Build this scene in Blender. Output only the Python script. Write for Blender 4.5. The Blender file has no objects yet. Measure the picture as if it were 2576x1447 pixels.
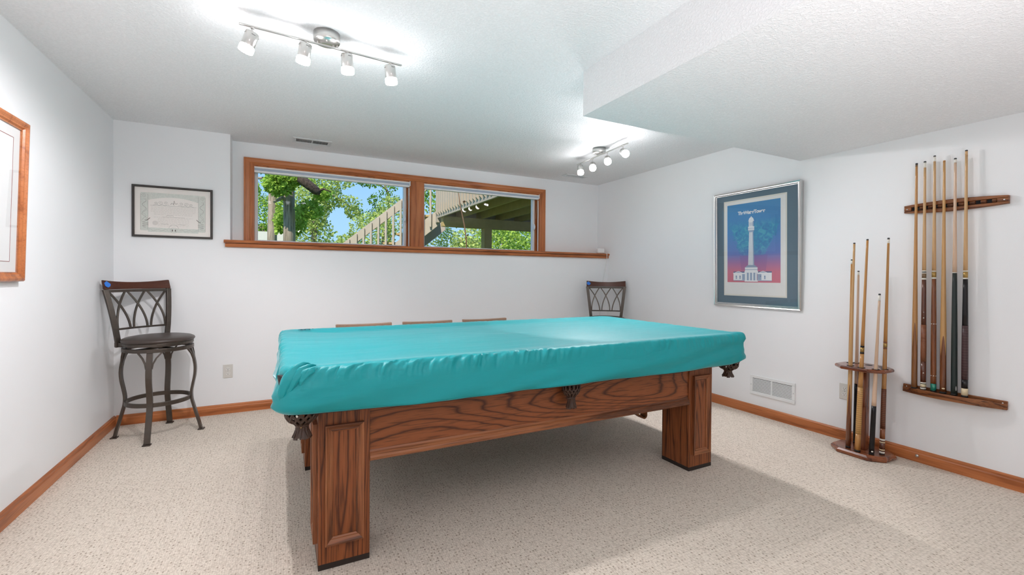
import bpy, bmesh, math, random
from math import pi, sin, cos, radians, sqrt, atan2
from mathutils import Vector, Matrix, noise

S = bpy.context.scene
COL = S.collection

# ------------------------------------------------------------------ camera
FPX, YAW, PITCH, ROLL, CY = 1134.915, 0.475408, -0.0101366, 0.0067021, -16.453
fw = Vector((sin(YAW) * cos(PITCH), cos(YAW) * cos(PITCH), sin(PITCH)))
r0 = Vector((cos(YAW), -sin(YAW), 0.0))
u0 = r0.cross(fw)
rt = r0 * cos(ROLL) + u0 * sin(ROLL)
up = -r0 * sin(ROLL) + u0 * cos(ROLL)
cam = bpy.data.cameras.new('camera')
camo = bpy.data.objects.new('camera', cam)
COL.objects.link(camo)
camo.matrix_world = Matrix(((rt.x, up.x, -fw.x, 0.0), (rt.y, up.y, -fw.y, 0.0), (rt.z, up.z, -fw.z, 1.2), (0, 0, 0, 1)))
cam.sensor_width = 36.0
cam.lens = FPX / 2576.0 * 36.0
cam.shift_y = CY / 2576.0
cam.clip_start = 0.05
cam.clip_end = 300
S.camera = camo

# ------------------------------------------------------------------ colour management
S.view_settings.view_transform = 'Standard'
S.view_settings.look = 'None'
S.view_settings.gamma = 1.0
S.view_settings.use_curve_mapping = False
S.view_settings.exposure = 0.0
S.cycles.use_denoising = True
S.cycles.max_bounces = 12
S.cycles.diffuse_bounces = 8
S.cycles.use_adaptive_sampling = True
S.cycles.adaptive_threshold = 0.025
S.cycles.glossy_bounces = 4
S.cycles.transparent_max_bounces = 12
S.cycles.caustics_reflective = False
S.cycles.caustics_refractive = False
S.cycles.sample_clamp_indirect = 8.0

# ------------------------------------------------------------------ sky, sun, added fill light
LAMP_W = 20.5          # each track head
FRONT_W = 26.0        # fill spot added out of view behind the camera
FILL_W = 70.0          # fill panel added low behind the camera to brighten the ceiling
world = bpy.data.worlds.new('world')
S.world = world
world.use_nodes = True
wn = world.node_tree
for n in list(wn.nodes):
    wn.nodes.remove(n)
w_out = wn.nodes.new('ShaderNodeOutputWorld')
w_bg = wn.nodes.new('ShaderNodeBackground')
w_tc = wn.nodes.new('ShaderNodeTexCoord')
w_sep = wn.nodes.new('ShaderNodeSeparateXYZ')
w_rmp = wn.nodes.new('ShaderNodeValToRGB')
wn.links.new(w_tc.outputs['Generated'], w_sep.inputs[0])
wn.links.new(w_sep.outputs['Z'], w_rmp.inputs[0])
wn.links.new(w_rmp.outputs[0], w_bg.inputs[0])
wn.links.new(w_bg.outputs[0], w_out.inputs[0])
w_rmp.color_ramp.elements[0].position = 0.0
w_rmp.color_ramp.elements[0].color = (0.46, 0.74, 0.98, 1)
w_rmp.color_ramp.elements[1].position = 0.45
w_rmp.color_ramp.elements[1].color = (0.14, 0.42, 0.92, 1)
w_bg.inputs[1].default_value = 1.1

sun = bpy.data.lights.new('sun', 'SUN')
suno = bpy.data.objects.new('sun', sun)
COL.objects.link(suno)
sun.energy = 6.0
sun.angle = 0.01
sun.color = (1.0, 0.95, 0.85)
suno.rotation_euler = Vector((0.55, 0.75, -1.0)).to_track_quat('-Z', 'Y').to_euler()

def fill_light(name, kind, loc, watts, size, target=None, col=(1, 1, 1), **kw):
    l = bpy.data.lights.new(name, kind)
    o = bpy.data.objects.new(name, l)
    COL.objects.link(o)
    o.location = loc
    l.energy = watts
    l.color = col
    if kind == 'AREA':
        l.shape = 'RECTANGLE'
        l.size, l.size_y = size
    else:
        l.shadow_soft_size = size
    if target is not None:
        o.rotation_euler = (Vector(target) - Vector(loc)).to_track_quat('-Z', 'Y').to_euler()
    for k, v in kw.items():
        setattr(l, k, v)
    return o

fill_light('front_fill', 'SPOT', (0.42, -2.62, 2.28), FRONT_W, 0.035, (0.9, 1.0, 0.5), (1.0, 0.965, 0.98), spot_size=radians(150), spot_blend=0.6)  # unseen fill spot, added behind the camera
fill_light('ceiling_fill', 'AREA', (0.9, -0.75, 0.08), FILL_W, (2.4, 0.7), (0.9, -0.55, 1.2), (1.0, 0.965, 0.995), spread=radians(132))  # unseen fill panel, added to lift the ceiling

# ------------------------------------------------------------------ materials
MATS = {}

def new_mat(name):
    m = bpy.data.materials.new(name)
    m.use_nodes = True
    nt = m.node_tree
    b = nt.nodes['Principled BSDF']
    return m, nt, b

def pm(name, col, rough=0.5, metal=0.0, spec=0.5, emit=None, es=0.0, bump=None, coat=0.0, var=None):
    """plain procedural material: colour with slight noise variation, optional noise bump (scale, strength, distance)"""
    if name in MATS:
        return MATS[name]
    m, nt, b = new_mat(name)
    b.inputs['Roughness'].default_value = rough
    b.inputs['Metallic'].default_value = metal
    b.inputs['Specular IOR Level'].default_value = spec
    b.inputs['Coat Weight'].default_value = coat
    tc = nt.nodes.new('ShaderNodeTexCoord')
    ns = nt.nodes.new('ShaderNodeTexNoise')
    ns.inputs['Scale'].default_value = var[0] if var else 14.0
    ns.inputs['Detail'].default_value = 3.0
    nt.links.new(tc.outputs['Object'], ns.inputs['Vector'])
    mx = nt.nodes.new('ShaderNodeMix')
    mx.data_type = 'RGBA'
    v = var[1] if var else 0.02
    mx.inputs[6].default_value = (*[c * (1 - v) for c in col], 1)
    mx.inputs[7].default_value = (*[min(1, c * (1 + v)) for c in col], 1)
    nt.links.new(ns.outputs[0], mx.inputs[0])
    nt.links.new(mx.outputs[2], b.inputs['Base Color'])
    if emit:
        b.inputs['Emission Color'].default_value = (*emit, 1)
        b.inputs['Emission Strength'].default_value = es
    if bump:
        n2 = nt.nodes.new('ShaderNodeTexNoise')
        n2.inputs['Scale'].default_value = bump[0]
        n2.inputs['Detail'].default_value = 4.0
        nt.links.new(tc.outputs['Object'], n2.inputs['Vector'])
        bp = nt.nodes.new('ShaderNodeBump')
        bp.inputs['Strength'].default_value = bump[1]
        bp.inputs['Distance'].default_value = bump[2]
        nt.links.new(n2.outputs[0], bp.inputs['Height'])
        nt.links.new(bp.outputs[0], b.inputs['Normal'])
    MATS[name] = m
    return m

def N(nt, t, **kw):
    n = nt.nodes.new(t)
    for k, v in kw.items():
        setattr(n, k, v)
    return n

def math_node(nt, op, a, b=None, c=None):
    n = N(nt, 'ShaderNodeMath', operation=op)
    for i, x in enumerate((a, b, c)):
        if x is None:
            continue
        if isinstance(x, (int, float)):
            n.inputs[i].default_value = x
        else:
            nt.links.new(x, n.inputs[i])
    return n.outputs[0]

def ramp(nt, fac, stops):
    r = N(nt, 'ShaderNodeValToRGB')
    e = r.color_ramp.elements
    while len(e) < len(stops):
        e.new(0.5)
    for i, (p, c) in enumerate(stops):
        e[i].position = p
        e[i].color = (*c, 1) if len(c) == 3 else c
    nt.links.new(fac, r.inputs[0])
    return r.outputs[0]

def wood(name, light, mid, dark, axis='X', rings=7.0, scale=3.0, stretch=0.09, rough=0.38, pore=0.5, pore_scale=130.0, coat=0.05, seed=0.0):
    """stained timber: contour lines of a stretched noise give the cathedral grain, a finer one the pores"""
    if name in MATS:
        return MATS[name]
    m, nt, b = new_mat(name)
    tc = N(nt, 'ShaderNodeTexCoord')
    mp = N(nt, 'ShaderNodeMapping')
    sc = {'X': (stretch, 1, 1), 'Y': (1, stretch, 1), 'Z': (1, 1, stretch)}[axis]
    mp.inputs['Scale'].default_value = sc
    mp.inputs['Location'].default_value = (seed, seed * 0.7, seed * 1.3)
    nt.links.new(tc.outputs['Object'], mp.inputs['Vector'])
    n1 = N(nt, 'ShaderNodeTexNoise')
    n1.inputs['Scale'].default_value = scale
    n1.inputs['Detail'].default_value = 1.5
    n1.inputs['Roughness'].default_value = 0.45
    nt.links.new(mp.outputs[0], n1.inputs['Vector'])
    n3 = N(nt, 'ShaderNodeTexNoise')
    n3.inputs['Scale'].default_value = scale * 14
    n3.inputs['Detail'].default_value = 2
    nt.links.new(mp.outputs[0], n3.inputs['Vector'])
    a = math_node(nt, 'MULTIPLY', n1.outputs[0], rings)
    a2 = math_node(nt, 'MULTIPLY_ADD', n3.outputs[0], 0.55, a)
    fr = math_node(nt, 'FRACT', a2)
    col = ramp(nt, fr, [(0.0, dark), (0.14, mid), (0.50, light), (0.84, mid), (0.97, dark)])
    mp2 = N(nt, 'ShaderNodeMapping')
    sc2 = {'X': (stretch * 0.35, 1, 1), 'Y': (1, stretch * 0.35, 1), 'Z': (1, 1, stretch * 0.35)}[axis]
    mp2.inputs['Scale'].default_value = sc2
    nt.links.new(tc.outputs['Object'], mp2.inputs['Vector'])
    n2 = N(nt, 'ShaderNodeTexNoise')
    n2.inputs['Scale'].default_value = pore_scale
    n2.inputs['Detail'].default_value = 2
    nt.links.new(mp2.outputs[0], n2.inputs['Vector'])
    pf = ramp(nt, n2.outputs[0], [(0.52, (0, 0, 0)), (0.68, (1, 1, 1))])
    pf2 = math_node(nt, 'MULTIPLY', pf, pore)
    mx = N(nt, 'ShaderNodeMix', data_type='RGBA')
    mx.inputs[7].default_value = (*[c * 0.6 for c in dark], 1)
    nt.links.new(pf2, mx.inputs[0])
    nt.links.new(col, mx.inputs[6])
    nt.links.new(mx.outputs[2], b.inputs['Base Color'])
    b.inputs['Roughness'].default_value = rough
    b.inputs['Coat Weight'].default_value = coat
    b.inputs['Specular IOR Level'].default_value = 0.32
    b.inputs['Coat Roughness'].default_value = 0.25
    bp = N(nt, 'ShaderNodeBump')
    bp.inputs['Strength'].default_value = 0.15
    bp.inputs['Distance'].default_value = 0.002
    nt.links.new(n2.outputs[0], bp.inputs['Height'])
    nt.links.new(bp.outputs[0], b.inputs['Normal'])
    MATS[name] = m
    return m

def paint_mat(name, col, scale, strength, dist, rough=0.75):
    return pm(name, col, rough=rough, spec=0.25, bump=(scale, strength, dist), var=(3.0, 0.01))

M_WALL = paint_mat('wall_paint', (0.86, 0.868, 0.882), 260.0, 0.18, 0.0015, rough=0.6)

def ceiling_mat():
    m, nt, b = new_mat('textured_ceiling')
    tc = N(nt, 'ShaderNodeTexCoord')
    vo = N(nt, 'ShaderNodeTexNoise')
    vo.inputs['Scale'].default_value = 85.0
    vo.inputs['Detail'].default_value = 5.0
    vo.inputs['Roughness'].default_value = 0.6
    nt.links.new(tc.outputs['Object'], vo.inputs['Vector'])
    h = ramp(nt, vo.outputs[0], [(0.42, (0, 0, 0)), (0.62, (1, 1, 1))])
    bp = N(nt, 'ShaderNodeBump')
    bp.inputs['Strength'].default_value = 0.55
    bp.inputs['Distance'].default_value = 0.004
    nt.links.new(h, bp.inputs['Height'])
    nt.links.new(bp.outputs[0], b.inputs['Normal'])
    c = ramp(nt, vo.outputs[0], [(0.3, (0.82, 0.825, 0.835)), (0.6, (0.885, 0.888, 0.90))])
    nt.links.new(c, b.inputs['Base Color'])
    b.inputs['Roughness'].default_value = 0.85
    b.inputs['Specular IOR Level'].default_value = 0.2
    return m

M_CEIL = ceiling_mat()

def carpet_mat():
    m, nt, b = new_mat('berber_carpet')
    tc = N(nt, 'ShaderNodeTexCoord')
    mp = N(nt, 'ShaderNodeMapping')
    mp.inputs['Scale'].default_value = (1.0, 0.8, 1.0)
    nt.links.new(tc.outputs['Object'], mp.inputs['Vector'])
    vo = N(nt, 'ShaderNodeTexVoronoi')
    vo.inputs['Scale'].default_value = 62.0
    vo.inputs['Randomness'].default_value = 0.42
    nt.links.new(mp.outputs[0], vo.inputs['Vector'])
    fine = N(nt, 'ShaderNodeTexNoise')
    fine.inputs['Scale'].default_value = 300.0
    fine.inputs['Detail'].default_value = 2.0
    nt.links.new(tc.outputs['Object'], fine.inputs['Vector'])
    big = N(nt, 'ShaderNodeTexNoise')
    big.inputs['Scale'].default_value = 90.0
    nt.links.new(tc.outputs['Object'], big.inputs['Vector'])
    pit = ramp(nt, vo.outputs['Distance'], [(0.06, (0.0, 0.0, 0.0)), (0.30, (1, 1, 1))])
    sel = math_node(nt, 'MULTIPLY', ramp(nt, big.outputs[0], [(0.36, (1, 1, 1)), (0.56, (0, 0, 0))]), 0.8)
    pit2 = math_node(nt, 'MAXIMUM', pit, sel)
    # round yarn loops in rows
    mp2 = N(nt, 'ShaderNodeMapping')
    mp2.inputs['Scale'].default_value = (1.0, 0.62, 1.0)
    nt.links.new(tc.outputs['Object'], mp2.inputs['Vector'])
    lo = N(nt, 'ShaderNodeTexVoronoi')
    lo.inputs['Scale'].default_value = 118.0
    lo.inputs['Randomness'].default_value = 0.55
    nt.links.new(mp2.outputs[0], lo.inputs['Vector'])
    loop = ramp(nt, lo.outputs['Distance'], [(0.0, (1, 1, 1)), (0.35, (0.9, 0.9, 0.9)), (0.75, (0.35, 0.35, 0.35))])
    tone = math_node(nt, 'MULTIPLY', pit2, math_node(nt, 'MULTIPLY_ADD', loop, 0.55, 0.45))  # pits and gaps between loops darkened as painted shade
    col = N(nt, 'ShaderNodeMix', data_type='RGBA')
    col.inputs[6].default_value = (0.27, 0.205, 0.150, 1)
    col.inputs[7].default_value = (0.80, 0.715, 0.62, 1)
    nt.links.new(tone, col.inputs[0])
    c2 = N(nt, 'ShaderNodeMix', data_type='RGBA', blend_type='MULTIPLY')
    c2.inputs[0].default_value = 1.0
    f2 = ramp(nt, fine.outputs[0], [(0.3, (0.86, 0.86, 0.86)), (0.7, (1.0, 1.0, 1.0))])
    nt.links.new(col.outputs[2], c2.inputs[6])
    nt.links.new(f2, c2.inputs[7])
    nt.links.new(c2.outputs[2], b.inputs['Base Color'])
    hh = math_node(nt, 'MULTIPLY_ADD', fine.outputs[0], 0.3, tone)
    bp = N(nt, 'ShaderNodeBump')
    bp.inputs['Strength'].default_value = 0.5
    bp.inputs['Distance'].default_value = 0.004
    nt.links.new(hh, bp.inputs['Height'])
    nt.links.new(bp.outputs[0], b.inputs['Normal'])
    b.inputs['Roughness'].default_value = 0.95
    b.inputs['Specular IOR Level'].default_value = 0.1
    return m

M_CARPET = carpet_mat()

def glass_mat(name, ior=1.5, tint=(1, 1, 1)):
    m = bpy.data.materials.new(name)
    m.use_nodes = True
    nt = m.node_tree
    for n in list(nt.nodes):
        nt.nodes.remove(n)
    o = N(nt, 'ShaderNodeOutputMaterial')
    mx = N(nt, 'ShaderNodeMixShader')
    tr = N(nt, 'ShaderNodeBsdfTransparent')
    gl = N(nt, 'ShaderNodeBsdfGlossy')
    fr = N(nt, 'ShaderNodeFresnel')
    ge = N(nt, 'ShaderNodeNewGeometry')
    fr.inputs['IOR'].default_value = ior
    gl.inputs['Roughness'].default_value = 0.0
    tr.inputs[0].default_value = (*tint, 1)
    # a thin sheet reflects the same from both faces
    io = math_node(nt, 'MULTIPLY_ADD', ge.outputs['Backfacing'], 1.0 / ior - ior, ior)
    nt.links.new(io, fr.inputs['IOR'])
    nt.links.new(fr.outputs[0], mx.inputs[0])
    nt.links.new(tr.outputs[0], mx.inputs[1])
    nt.links.new(gl.outputs[0], mx.inputs[2])
    nt.links.new(mx.outputs[0], o.inputs[0])
    return m

M_GLASS = glass_mat('window_glass', 1.3)
M_GLASS_B = glass_mat('coated_window_glass', 1.12)
M_PICGLASS = glass_mat('picture_glass', 1.45)

def leaf_mat(name, c1, c2, trans=0.45):
    if name in MATS:
        return MATS[name]
    m = bpy.data.materials.new(name)
    m.use_nodes = True
    nt = m.node_tree
    for n in list(nt.nodes):
        nt.nodes.remove(n)
    o = N(nt, 'ShaderNodeOutputMaterial')
    ge = N(nt, 'ShaderNodeNewGeometry')
    cr = ramp(nt, ge.outputs['Random Per Island'], [(0.0, c1), (0.7, c2), (1.0, tuple(min(1, c * 1.35) for c in c2))])
    d = N(nt, 'ShaderNodeBsdfDiffuse')
    t = N(nt, 'ShaderNodeBsdfTranslucent')
    mx = N(nt, 'ShaderNodeMixShader')
    mx.inputs[0].default_value = trans
    nt.links.new(cr, d.inputs[0])
    nt.links.new(cr, t.inputs[0])
    nt.links.new(d.outputs[0], mx.inputs[1])
    nt.links.new(t.outputs[0], mx.inputs[2])
    nt.links.new(mx.outputs[0], o.inputs[0])
    MATS[name] = m
    return m

# ------------------------------------------------------------------ mesh helpers
ROOT = {}

class MB:
    def __init__(self):
        self.bm = bmesh.new()
        self.mi = 0

    def _f(self, vs, smooth=False):
        try:
            f = self.bm.faces.new(vs)
        except ValueError:
            return None
        f.material_index = self.mi
        f.smooth = smooth
        return f

    def box(self, x0, x1, y0, y1, z0, z1, M=None):
        vs = []
        for x in (x0, x1):
            for y in (y0, y1):
                for z in (z0, z1):
                    p = Vector((x, y, z))
                    vs.append(self.bm.verts.new(M @ p if M else p))
        for q in ((0, 1, 3, 2), (4, 6, 7, 5), (0, 4, 5, 1), (2, 3, 7, 6), (0, 2, 6, 4), (1, 5, 7, 3)):
            self._f([vs[i] for i in q])
        return self

    def cbox(self, c, s, M=None):
        return self.box(c[0] - s[0] / 2, c[0] + s[0] / 2, c[1] - s[1] / 2, c[1] + s[1] / 2, c[2] - s[2] / 2, c[2] + s[2] / 2, M)

    def prism(self, poly, h0, h1, fn=None, smooth=False):
        """poly: list of (a,b); fn(a,b,h)->Vector, extruded from h0 to h1"""
        fn = fn or (lambda a, b, h: Vector((a, b, h)))
        lo = [self.bm.verts.new(fn(a, b, h0)) for a, b in poly]
        hi = [self.bm.verts.new(fn(a, b, h1)) for a, b in poly]
        n = len(poly)
        self._f(lo[::-1])
        self._f(hi)
        for i in range(n):
            self._f([lo[i], lo[(i + 1) % n], hi[(i + 1) % n], hi[i]], smooth)
        return self

    def grid_rings(self, rings, closed_u=True, cap0=False, cap1=False, smooth=True):
        R = [[self.bm.verts.new(p) for p in ring] for ring in rings]
        n = len(R[0])
        for a, b in zip(R[:-1], R[1:]):
            for i in range(n if closed_u else n - 1):
                j = (i + 1) % n
                self._f([a[i], a[j], b[j], b[i]], smooth)
        if cap0:
            self._f(R[0][::-1])
        if cap1:
            self._f(R[-1])
        return self

    def lathe(self, prof, seg=24, M=None, cap0=True, cap1=True, smooth=True):
        rings = []
        for r, z in prof:
            ring = []
            for k in range(seg):
                p = Vector((r * cos(2 * pi * k / seg), r * sin(2 * pi * k / seg), z))
                ring.append(M @ p if M else p)
            rings.append(ring)
        return self.grid_rings(rings, True, cap0, cap1, smooth)

    def tube(self, pts, r, seg=8, closed=False, sec=None, upv=None, smooth=True):
        """sweep a circle (radius r or list of radii) or a section (list of (a,b)) along pts"""
        pts = [Vector(p) for p in pts]
        n = len(pts)
        rings = []
        prev = None
        for i, p in enumerate(pts):
            if closed:
                t = (pts[(i + 1) % n] - pts[i - 1])
            else:
                t = pts[min(i + 1, n - 1)] - pts[max(i - 1, 0)]
            t.normalize()
            if upv is not None:
                a = Vector(upv) if not callable(upv) else Vector(upv(i))
            elif prev is None:
                a = Vector((0, 0, 1)) if abs(t.z) < 0.9 else Vector((1, 0, 0))
            else:
                a = prev
            a = a - t * a.dot(t)
            if a.length < 1e-6:
                a = Vector((1, 0, 0)) - t * t.x
            a.normalize()
            prev = a
            b = t.cross(a)
            rr = r[i] if isinstance(r, (list, tuple)) else r
            if sec:
                ring = [p + a * (x * rr) + b * (y * rr) for x, y in sec]
            else:
                ring = [p + a * (rr * cos(2 * pi * k / seg)) + b * (rr * sin(2 * pi * k / seg)) for k in range(seg)]
            rings.append(ring)
        if closed:
            rings.append(rings[0])
            R = [[self.bm.verts.new(q) for q in ring] for ring in rings[:-1]]
            R.append(R[0])
            m = len(R[0])
            for a, b in zip(R[:-1], R[1:]):
                for i in range(m):
                    j = (i + 1) % m
                    self._f([a[i], a[j], b[j], b[i]], smooth)
            return self
        return self.grid_rings(rings, True, True, True, smooth)

    def poly(self, pts):
        self._f([self.bm.verts.new(p) for p in pts])
        return self

    def build(self, name, mats, parent=None, bevel=0.0, bseg=2, recalc=True, local=False, subsurf=0):
        if recalc:
            bmesh.ops.recalc_face_normals(self.bm, faces=self.bm.faces)
        if parent is not None and parent in ROOT and not local:
            inv = ROOT[parent].inverted()
            self.bm.transform(inv)
        me = bpy.data.meshes.new(name)
        self.bm.to_mesh(me)
        self.bm.free()
        for m in (mats if isinstance(mats, (list, tuple)) else [mats]):
            me.materials.append(m)
        o = bpy.data.objects.new(name, me)
        COL.objects.link(o)
        if parent is not None:
            o.parent = parent
            ROOT[o] = ROOT.get(parent, Matrix())
        if bevel:
            md = o.modifiers.new('bevel', 'BEVEL')
            md.width = bevel
            md.segments = bseg
            md.limit_method = 'ANGLE'
            md.angle_limit = radians(40)
        if subsurf:
            md = o.modifiers.new('sub', 'SUBSURF')
            md.levels = subsurf
            md.render_levels = subsurf
        return o

RECT = lambda a, b: [(-a / 2, -b / 2), (a / 2, -b / 2), (a / 2, b / 2), (-a / 2, b / 2)]

def tag(o, label=None, cat=None, group=None, kind=None):
    if label:
        o['label'] = label
    if cat:
        o['category'] = cat
    if group:
        o['group'] = group
    if kind:
        o['kind'] = kind
    return o

def thing(name, label, cat, M=(0, 0, 0), group=None, kind=None):
    o = bpy.data.objects.new(name, None)
    COL.objects.link(o)
    o.empty_display_size = 0.1
    if not isinstance(M, Matrix):
        M = Matrix.Translation(Vector(M))
    o.matrix_world = M
    ROOT[o] = M.copy()
    return tag(o, label, cat, group, kind)

def struct(name, mb, mats, label=None, **kw):
    o = mb.build(name, mats, **kw)
    return tag(o, label, None, None, 'structure')

def copy_tree(o, M=None, parent=None):
    c = o.copy()
    COL.objects.link(c)
    if parent is not None:
        c.parent = parent
    for ch in [x for x in bpy.data.objects if x.parent == o]:
        copy_tree(ch, None, c)
    if M is not None:
        c.matrix_world = M
    return c

def frame_matrix(origin, u, v):
    u = Vector(u).normalized()
    v = Vector(v).normalized()
    w = u.cross(v)
    return Matrix(((u.x, v.x, w.x, origin[0]), (u.y, v.y, w.y, origin[1]), (u.z, v.z, w.z, origin[2]), (0, 0, 0, 1)))

# ------------------------------------------------------------------ room shell
XL, XR, YB, YW, ZC = -1.1604, 3.7316, 4.5845, 4.7926, 2.4082
SX, SY, SZ = 1.5882, 2.1842, 2.1476
REC = -0.381            # left end of the recess above the half wall
YF = -4.2               # far end of the basement behind the camera
LEDGE = 1.470
GY = 4.885              # glass plane

fl = MB()
fl.box(XL - 0.1, XR + 0.1, YF - 0.1, YW + 0.1, -0.1, 0.0)
struct('floor', fl, M_CARPET, 'beige looped berber carpet over the whole floor')
c = MB()
c.box(XL - 0.1, XR + 0.1, YF - 0.1, YW + 0.14, ZC, ZC + 0.15)
struct('ceiling', c, M_CEIL, 'white textured ceiling')
c = MB()
c.box(SX, XR + 0.02, YF, SY, SZ, ZC + 0.01)
struct('ceiling_soffit', c, M_CEIL, 'lowered white soffit along the right wall')
w = MB()
w.box(XL - 0.12, XL, YF, YW + 0.1, 0, ZC)
struct('wall_left', w, M_WALL, 'plain white left wall')
w = MB()
w.box(XR, XR + 0.12, YF, YW + 0.1, 0, ZC)
struct('wall_right', w, M_WALL, 'plain white right wall')
w = MB()
w.box(XL, REC, YB, YW + 0.1, 0, ZC)
w.box(REC, XR, YB, YW + 0.1, 0, LEDGE)
struct('wall_back', w, M_WALL, 'white back wall with the half wall under the windows')
w = MB()
w.box(XL - 0.1, XR + 0.1, YF - 0.12, YF, 0, ZC)
struct('wall_far', w, M_WALL, 'white end wall behind the camera')
w = MB()
w.box(1.80, XR, -0.58, -0.46, 0, ZC)  # unseen partition, added to cut the light from behind the camera
struct('wall_light_block', w, M_WALL, 'unseen white partition added right of the camera to block light')

# window wall above the ledge, with two openings
O1 = (-0.222, 1.244)
O2 = (1.378, 2.846)
OZ = (1.495, 2.212)
w = MB()
y0, y1 = YW, YW + 0.14
w.box(REC - 0.02, O1[0], y0, y1, LEDGE, ZC)
w.box(O1[1], O2[0], y0, y1, LEDGE, ZC)
w.box(O2[1], XR + 0.02, y0, y1, LEDGE, ZC)
w.box(O1[0], O1[1], y0, y1, OZ[1], ZC)
w.box(O2[0], O2[1], y0, y1, OZ[1], ZC)
w.box(O1[0], O1[1], y0, y1, LEDGE, OZ[0])
w.box(O2[0], O2[1], y0, y1, LEDGE, OZ[0])
struct('wall_window', w, M_WALL, 'recessed white wall around the two basement windows')

# ------------------------------------------------------------------ honey stained trim
TRIM_H = dict(light=(0.53, 0.185, 0.064), mid=(0.46, 0.150, 0.050), dark=(0.32, 0.098, 0.030))
W_TX = wood('trim_wood_x', axis='X', rings=5, scale=5, rough=0.3, pore=0.35, **TRIM_H)
W_TY = wood('trim_wood_y', axis='Y', rings=5, scale=5, rough=0.3, pore=0.35, **TRIM_H)
W_TZ = wood('trim_wood_z', axis='Z', rings=5, scale=5, rough=0.3, pore=0.35, **TRIM_H)

BBP = [(0, 0), (0.015, 0), (0.015, 0.055), (0.012, 0.062), (0.011, 0.072), (0.006, 0.079), (0, 0.081)]

def baseboard(name, p0, p1, nrm, mat, label):
    m = MB()
    d = Vector(p1) - Vector(p0)
    L = d.length
    d.normalize()
    n = Vector(nrm)
    m.prism(BBP, 0, L, lambda a, b, h: Vector(p0) + n * a + Vector((0, 0, b)) + d * h)
    return struct(name, m, mat, label)

baseboard('baseboard_left', (XL, YF, 0), (XL, YB, 0), (1, 0, 0), W_TY, 'honey oak baseboard along the left wall')
baseboard('baseboard_back', (XL + 0.015, YB, 0), (XR - 0.015, YB, 0), (0, -1, 0), W_TX, 'honey oak baseboard along the back wall')
baseboard('baseboard_right', (XR, -0.46, 0), (XR, YB, 0), (-1, 0, 0), W_TY, 'honey oak baseboard along the right wall')

# window casing: moulded boards round both windows, with the mullion board between
def casing_profile(wd):
    return [(0, 0), (wd, 0), (wd, 0.012), (wd - 0.006, 0.016), (wd - 0.018, 0.014), (wd - 0.024, 0.018), (0.018, 0.024), (0.012, 0.021), (0.0, 0.02)]

cs = MB()
XA, XBb, ZT = O1[0] - 0.070, O2[1] + 0.066, OZ[1] + 0.058
yc = YW
pr = [(0, 0), (0.070, 0), (0.070, 0.010), (0.062, 0.014), (0.050, 0.013), (0.045, 0.018), (0.016, 0.022), (0.010, 0.026), (0.0, 0.026)]
# left and right verticals with mitred tops
def vert_casing(xo, sgn):
    lo = []
    hi = []
    for a, d in pr:
        x = xo + sgn * a
        lo.append(cs.bm.verts.new((x, yc - d, LEDGE + 0.02)))
        hi.append(cs.bm.verts.new((x, yc - d, ZT - a * 0.83)))
    n = len(pr)
    cs._f(lo)
    cs._f(hi)
    for i in range(n):
        cs._f([lo[i], lo[(i + 1) % n], hi[(i + 1) % n], hi[i]])
cs.mi = 1
vert_casing(XA, 1)
vert_casing(XBb, -1)
cs.mi = 0
lo = []
hi = []
for a, d in pr:
    aa = a * 0.83
    lo.append(cs.bm.verts.new((XA + a, yc - d, ZT - aa)))
    hi.append(cs.bm.verts.new((XBb - a, yc - d, ZT - aa)))
cs._f(lo)
cs._f(hi)
for i in range(len(pr)):
    cs._f([lo[i], lo[(i + 1) % len(pr)], hi[(i + 1) % len(pr)], hi[i]])
cs.mi = 1
cs.box(O1[1], O2[0], yc - 0.014, yc, LEDGE + 0.02, OZ[1])
struct('trim_1', cs, [W_TX, W_TZ], 'honey oak casing around the pair of windows')

# sill: nosing over apron, running from the recess end to the right wall
sl = MB()
NX0 = -0.425
sp = [(YW, 1.472), (4.548, 1.472), (4.540, 1.478), (4.538, 1.486), (4.542, 1.494), (4.552, 1.4985), (YW, 1.4985)]
sl.prism(sp, NX0, XR, lambda a, b, h: Vector((h, a, b)))
sl.prism([(YB, 1.437), (4.565, 1.437), (4.560, 1.445), (4.558, 1.468), (YB, 1.472)], NX0 + 0.008, XR, lambda a, b, h: Vector((h, a, b)))
struct('trim_2', sl, W_TX, 'long honey oak window sill over the half wall')

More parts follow.
